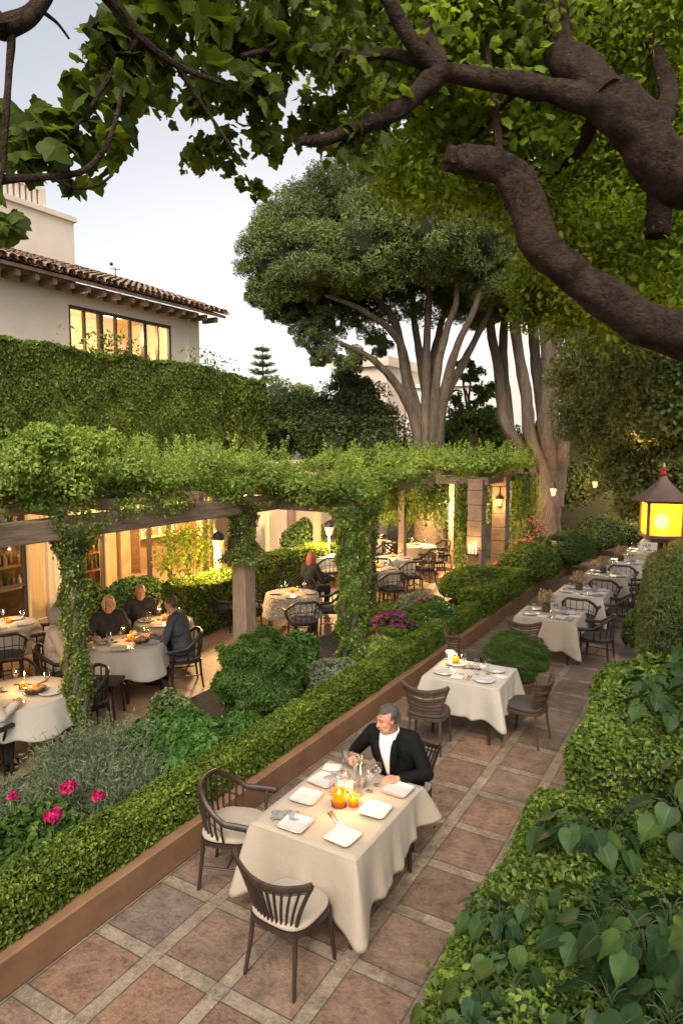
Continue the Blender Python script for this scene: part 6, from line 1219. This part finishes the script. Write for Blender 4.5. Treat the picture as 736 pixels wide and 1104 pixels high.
sq = seat_outline(1, 1, 48, 9); mb.grid(np.concatenate([np.c_[sq * r_, np.full(48, LZ + z)] for r_, z in rows]), 48, len(rows), True); mb.add(np.c_[sq * .40, np.full(48, LZ + .535)], [tuple(range(48))[::-1]]); mb.build('roof', 'roofmetal', t)
mb = MB(); mb.ico((0, 0, LZ + .96), (.045, .045, .05), 2); mb.ico((0, 0, LZ + 1.03), (.028, .028, .04), 2); mb.build('finial', 'redpaint', t); mb = MB(); mb.lathe([(.012, LZ + 1.06), (.02, LZ + 1.09), (.003, LZ + 1.13)], 8); mb.build('finial_tip', 'wax', t)
mb = MB(); mb.ico((.0, .0, LZ + .20), (.10, .10, .13), 2); mb.build('bulb', 'bulb_hot', t); lamp(t, (.0, 0, LZ + .38), 6 * LAMP, (1, .6, .2), .07)

# ------------------------------------------------------------------ people
def capsule(mb, p0, p1, r0, r1, seg=14):
    p0, p1 = np.array(p0, float), np.array(p1, float); L = np.linalg.norm(p1 - p0) + 1e-6; d = (p1 - p0) / L; P, Q = [], []
    for a in np.linspace(-PI / 2, 0, 5): P.append(p0 + d * r0 * math.sin(a)); Q.append(max(r0 * math.cos(a), .0008))
    for a in np.linspace(0, PI / 2, 5): P.append(p1 + d * r1 * math.sin(a)); Q.append(max(r1 * math.cos(a), .0008))
    T_ = d; up = np.array((0, 0, 1.)) if abs(d[2]) < .9 else np.array((1., 0, 0)); u = np.cross(T_, up); u /= np.linalg.norm(u); w_ = np.cross(T_, u); ang = np.linspace(0, 2 * PI, seg, endpoint=False)
    mb.grid(np.concatenate([c + q * (np.cos(ang)[:, None] * u + np.sin(ang)[:, None] * w_) for c, q in zip(P, Q)]), seg, len(P), True); k = np.concatenate([c + q * (np.cos(ang)[:, None] * u + np.sin(ang)[:, None] * w_) for c, q in zip(P, Q)]); mb.add(k[:seg], [tuple(range(seg))[::-1]]); mb.add(k[-seg:], [tuple(range(seg))])
def chain(mb, pts, rs):
    for i in range(len(pts) - 1): capsule(mb, pts[i], pts[i + 1], rs[i], rs[i + 1])
def remesh(mb, name, m, parent, vox=.007, smooth=4):
    o = mb.build(name, m, None, smooth=True, sharp=0); r_ = o.modifiers.new('r', 'REMESH'); r_.mode = 'VOXEL'; r_.voxel_size = vox; s_ = o.modifiers.new('s', 'SMOOTH'); s_.iterations = smooth; s_.factor = .5
    dg = bpy.context.evaluated_depsgraph_get(); me = bpy.data.meshes.new_from_object(o.evaluated_get(dg)); old = o.data; o.modifiers.clear(); o.data = me; bpy.data.meshes.remove(old); me.name = name
    if not me.materials: me.materials.append(M[m])
    me.polygons.foreach_set('use_smooth', np.ones(len(me.polygons), bool)); o.parent = parent; return o
def rotz(v, a): c, s_ = math.cos(a), math.sin(a); return np.array((v[0] * c - v[1] * s_, v[0] * s_ + v[1] * c, v[2]))
def rotx(v, a): c, s_ = math.cos(a), math.sin(a); return np.array((v[0], v[1] * c - v[2] * s_, v[1] * s_ + v[2] * c))
def hand(mb, wr, d, palm, thumb, curl=.5, s=1.0):
    """palm and five fingers: d = forearm direction, palm = palm normal, thumb = side of the thumb"""
    d = np.array(d, float); d /= np.linalg.norm(d); palm = np.array(palm, float); palm -= d * (palm @ d); palm /= np.linalg.norm(palm); sd = np.cross(d, palm); sd = sd if sd @ np.array(thumb, float) > 0 else -sd; wr = np.array(wr, float)
    for q in (-.026, -.009, .009, .026): capsule(mb, wr + d * .012 * s + sd * q * .7 * s, wr + (d * .085 + sd * q) * s, .0145 * s, .0125 * s, 10)
    for q, L in ((.028, .072), (.0095, .08), (-.0095, .075), (-.028, .058)):
        b = wr + (d * .088 + sd * q) * s; a1, a2, a3 = curl * .6, curl * 1.4, curl * 2.0; p = [b]
        for a, l in ((a1, .45), (a2, .31), (a3, .24)): p.append(p[-1] + (d * math.cos(a) + palm * math.sin(a)) * L * l * s)
        chain(mb, p, [.0105 * s, .0095 * s, .009 * s, .0078 * s])
    b = wr + (d * .03 + sd * .027) * s; p = [b, b + (d * .03 + sd * .028 + palm * .014) * s, b + (d * .058 + sd * .03 + palm * (.02 + .012 * curl)) * s, b + (d * .08 + sd * .02 + palm * (.03 + .02 * curl)) * s]; chain(mb, p, [.014 * s, .0125 * s, .0105 * s, .009 * s])
def person(label, loc, rz, top, trousers, hair, hairstyle='short', lean=.06, yaw=0, nod=.1, RH=((.30, .36, .80), (.3, .12, .74)), LH=((-.30, .36, .80), (-.3, .12, .74)), open_jacket=False, scale=1.0, group=None, vox=.008, curlr=.5, curll=.35, fat=1.0, hidden_legs=False):
    t = thing('person', label, 'person', loc, rz, group); t.scale = (scale,) * 3
    L = lambda z: lean * ((z - .55) / .5) ** 1.2 if z > .55 else 0
    HC = np.array((0, L(1.22) + .035, 1.225)); hp = lambda p: HC + rotz(rotx(np.array(p, float), -nod), -yaw)
    sh = [np.array((s_ * .185, L(1.02), 1.03)) for s_ in (1, -1)]; el = [np.array(RH[1]), np.array(LH[1])]; wr = [np.array(RH[0]), np.array(LH[0])]
    hip = [np.array((s_ * .095, .02, .55)) for s_ in (1, -1)]; kn = [np.array((s_ * .13, .44, .54)) for s_ in (1, -1)]; an = [np.array((s_ * .13, .40, .10)) for s_ in (1, -1)]
    tor = lambda mb, e: (capsule(mb, (-.07, .0, .56), (.07, .0, .56), .135 * fat + e, .135 * fat + e), capsule(mb, (0, L(.62) + .01, .62), (0, L(.82) + .012, .82), .145 * fat + e, .15 * fat + e), capsule(mb, (-.075, L(.85), .85), (-.085, L(.95), .95), .115 * fat + e, .11 * fat + e), capsule(mb, (.075, L(.85), .85), (.085, L(.95), .95), .115 * fat + e, .11 * fat + e), capsule(mb, (-.16, L(1.02), 1.025), (.16, L(1.02), 1.025), .068 + e, .068 + e), capsule(mb, (0, L(1.0), 1.0), (0, L(1.1), 1.075), .085 + e * .7, .062 + e * .5))
    mb = MB(); tor(mb, 0)
    capsule(mb, (0, L(1.05), 1.05), HC + (0, -.01, -.06), .058, .054)
    mb.ico(hp((0, -.012, .035)), (.077, .094, .088), 3); mb.ico(hp((0, .03, -.03)), (.060, .064, .085), 3); mb.ico(hp((0, .062, -.092)), (.028, .024, .022), 2); capsule(mb, hp((-.035, .05, -.07)), hp((.035, .05, -.07)), .028, .028); capsule(mb, hp((0, .088, .012)), hp((0, .108, -.022)), .010, .0135); mb.ico(hp((0, .094, -.028)), (.017, .012, .009), 2)
    capsule(mb, hp((-.036, .078, .033)), hp((.036, .078, .033)), .0125, .0125)
    for s_ in (-1, 1): mb.ico(hp((s_ * .044, .062, -.018)), (.022, .022, .02), 2); mb.ico(hp((s_ * .076, -.004, .0)), (.012, .022, .032), 2)
    for i in range(2):
        chain(mb, [sh[i], el[i], wr[i]], [.052, .040, .027]); dd = wr[i] - el[i]; dd /= np.linalg.norm(dd); hand(mb, wr[i], dd + (np.array((-.25, .1, -.1)) if i == 0 else np.array((.25, .1, -.1))), (-.5, .1, -.8) if i == 0 else (.5, .1, -.8), (-1, .2, .3) if i == 0 else (1, .2, .3), curlr if i == 0 else curll, 1.02)
        chain(mb, [hip[i], kn[i], an[i]], [.082, .055, .038]); capsule(mb, an[i] + (0, -.03, -.05), an[i] + (0, .14, -.06), .036, .028)
    remesh(mb, 'body', 'skin', t, vox if vox < .007 else .007, 3)
    # clothes
    mb = MB(); tor(mb, .014)
    for i in range(2): k = wr[i] - el[i]; chain(mb, [sh[i], el[i], wr[i] - k * .10], [.070, .058, .043])
    remesh(mb, 'jacket' if open_jacket else 'top', top, t, vox, 5)
    mb = MB(); capsule(mb, (-.07, .0, .55), (.07, .0, .55), .145 * fat, .145 * fat)
    for i in range(2): chain(mb, [hip[i], kn[i], an[i] + (0, 0, .02)], [.102, .074, .056])
    remesh(mb, 'trousers', trousers, t, vox, 4)
    for i in range(2): mb = MB(); capsule(mb, an[i] + (0, -.035, -.055), an[i] + (0, .15, -.062), .043, .036); remesh(mb, 'shoe', 'shoe', t, .009, 3)
    if open_jacket:
        mb = MB(); n = 9                              # shirt front with collar
        V = []
        for j, z in enumerate(np.linspace(.70, 1.085, 12)):
            w_ = .016 + .060 * ((z - .70) / .385) ** 1.0
            for a in np.linspace(-1, 1, n):
                yb = .178 * fat - .04 * (z > .9) * ((z - .9) / .18) - .09 * max(0, (z - 1.0) / .085) ** 1.5 * .9; V.append((a * w_, L(z) + yb + .006 - .018 * a * a, z))
        mb.grid(V, n, 12); o = mb.build('shirt', 'shirt', t); q = o.modifiers.new('t', 'SOLIDIFY'); q.thickness = .008
        mb = MB(); cpts = [(.062 * math.sin(a), L(1.09) + .012 - .055 * math.cos(a) * -1 - .0, 1.085 + .018 * -math.cos(a) * 1) for a in np.linspace(-2.9, 2.9, 22)]; mb.tube(cpts, .012, 7, flat=2.0); mb.build('collar', 'shirt', t)
        for s_ in (-1, 1):
            V = []
            for j, z in enumerate(np.linspace(.72, 1.06, 9)):
                w0 = .014 + .052 * ((z - .70) / .385); wd = .012 + .05 * math.sin(PI * min(1, ((z - .70) / .36)) * .85)
                for k in range(4): x = w0 + wd * k / 3; yb = .185 * fat - .04 * (z > .9) * ((z - .9) / .18) - .09 * max(0, (z - 1.0) / .085) ** 1.5 * .9; V.append((s_ * x, L(z) + yb + .012 - 1.6 * x * x - .006 * k / 3, z))
            mb = MB(); mb.grid(V, 4, 9); o = mb.build('lapel', top, t); q = o.modifiers.new('t', 'SOLIDIFY'); q.thickness = .01
    if hair:
        mb = MB(); hs = hairstyle
        mb.ico(hp((0, -.022, .05)), (.081, .092, .086), 3)
        if hs == 'receding': mb = MB(); mb.ico(hp((0, -.03, .045)), (.0815, .087, .083), 3); mb.ico(hp((0, -.01, .075)), (.066, .082, .053), 3)
        mb.ico(hp((0, -.06, -.005)), (.07, .05, .07), 2)
        for s_ in (-1, 1): mb.ico(hp((s_ * .066, -.012, .03)), (.018, .035, .045), 2)
        if hs == 'bob':
            mb.ico(hp((0, -.045, -.02)), (.092, .075, .10), 3)
            for s_ in (-1, 1): mb.ico(hp((s_ * .075, .0, -.01)), (.026, .045, .085), 2)
            mb.ico(hp((0, .03, .095)), (.07, .05, .03), 2)
        if hs == 'long':
            mb.ico(hp((0, -.06, -.06)), (.095, .07, .15), 3)
            for s_ in (-1, 1): mb.ico(hp((s_ * .075, -.01, -.05)), (.03, .05, .12), 2)
        remesh(mb, 'hair', hair, t, .006, 2)
        for s_ in (-1, 1):
            mb = MB(); mb.tube([hp((s_ * .018, .090, .036)), hp((s_ * .034, .0885, .041)), hp((s_ * .05, .079, .036))], [.003, .0045, .003], 6); mb.build('eyebrow', hair, t)
    for s_ in (-1, 1):
        mb = MB(); mb.ico(hp((s_ * .031, .081, .012)), (.0115, .0085, .0055), 2); e = mb.build('eye', 'eye', t); mb = MB(); mb.ico(hp((s_ * .031, .0872, .012)), (.0052, .0032, .005), 2); mb.build('iris', 'iris', e)
    mb = MB(); mb.ico(hp((0, .0925, -.055)), (.023, .007, .005), 2); mb.ico(hp((0, .0915, -.064)), (.019, .007, .005), 2); mb.build('mouth', 'lip', t)
    return t
man = person('grey haired man in black jacket and white shirt at the nearest table, holding a glass', (-2.50, 5.29, -.03), R(184), 'suit', 'suit', 'hairgrey', 'receding', lean=.17, yaw=R(38), nod=R(14), RH=((.31, .35, .87), (.38, .11, .80)), LH=((-.16, .42, .79), (-.33, .19, .76)), open_jacket=True, scale=1.02, vox=.006, curlr=.85, curll=.55, fat=1.14)
gp = item('tg', b_tumbler, (-2.80, 4.83, .83), .4, 'tumbler held up in the right hand of the man in the black jacket', 'glass')
person('man in grey suit sitting in profile at the round table, looking down', (-6.98, 7.16, 0), face((-6.98, 7.16), (-7.9, 6.8)), 'suit2', 'suit', 'hairbrown', 'short', lean=.10, yaw=R(10), nod=R(22), RH=((.16, .40, .66), (.28, .14, .70)), LH=((-.2, .42, .79), (-.3, .16, .74)))
person('blond diner in black top facing the viewer behind the round table', (-8.1, 6.7, 0), face((-8.1, 6.7), (-7.35, 6.35)), 'black', 'black', 'hairblond', 'bob', lean=.08, yaw=R(-5), nod=R(10))
person('bald diner in dark clothes at the table in front of the clipped hedge', (-8.5, 7.72, -.06), face((-8.5, 7.72), (-8.1, 7.45)), 'black', 'black', None, lean=.06, nod=R(8))
person('grey haired diner in cream seen from behind, leaning back', (-8.02, 5.74, 0), face((-8.02, 5.74), (-7.5, 6.4)), 'knit', 'suit2', 'hairwhite', 'bob', lean=.0, yaw=R(-15), nod=R(2))
person('red haired diner seated beyond the lace covered table', (-7.6, 11.55, 0), face((-7.6, 11.55), (-7.2, 10.5)) + 2.6, 'black', 'black', 'hairred', 'long', lean=.04)
0 and person('x', (-6.62, 10.75, 0), face((-6.62, 10.75), (-7.2, 10.4)), 'suit2', 'black', 'hairbrown', 'short', lean=.10, nod=R(18))
person('diner in cream knit cut off by the left edge of the photo', (-6.74, 3.76, 0), face((-6.74, 3.76), (-7.0, 4.5)), 'knit', 'suit2', 'hairbrown', 'short', lean=.08)
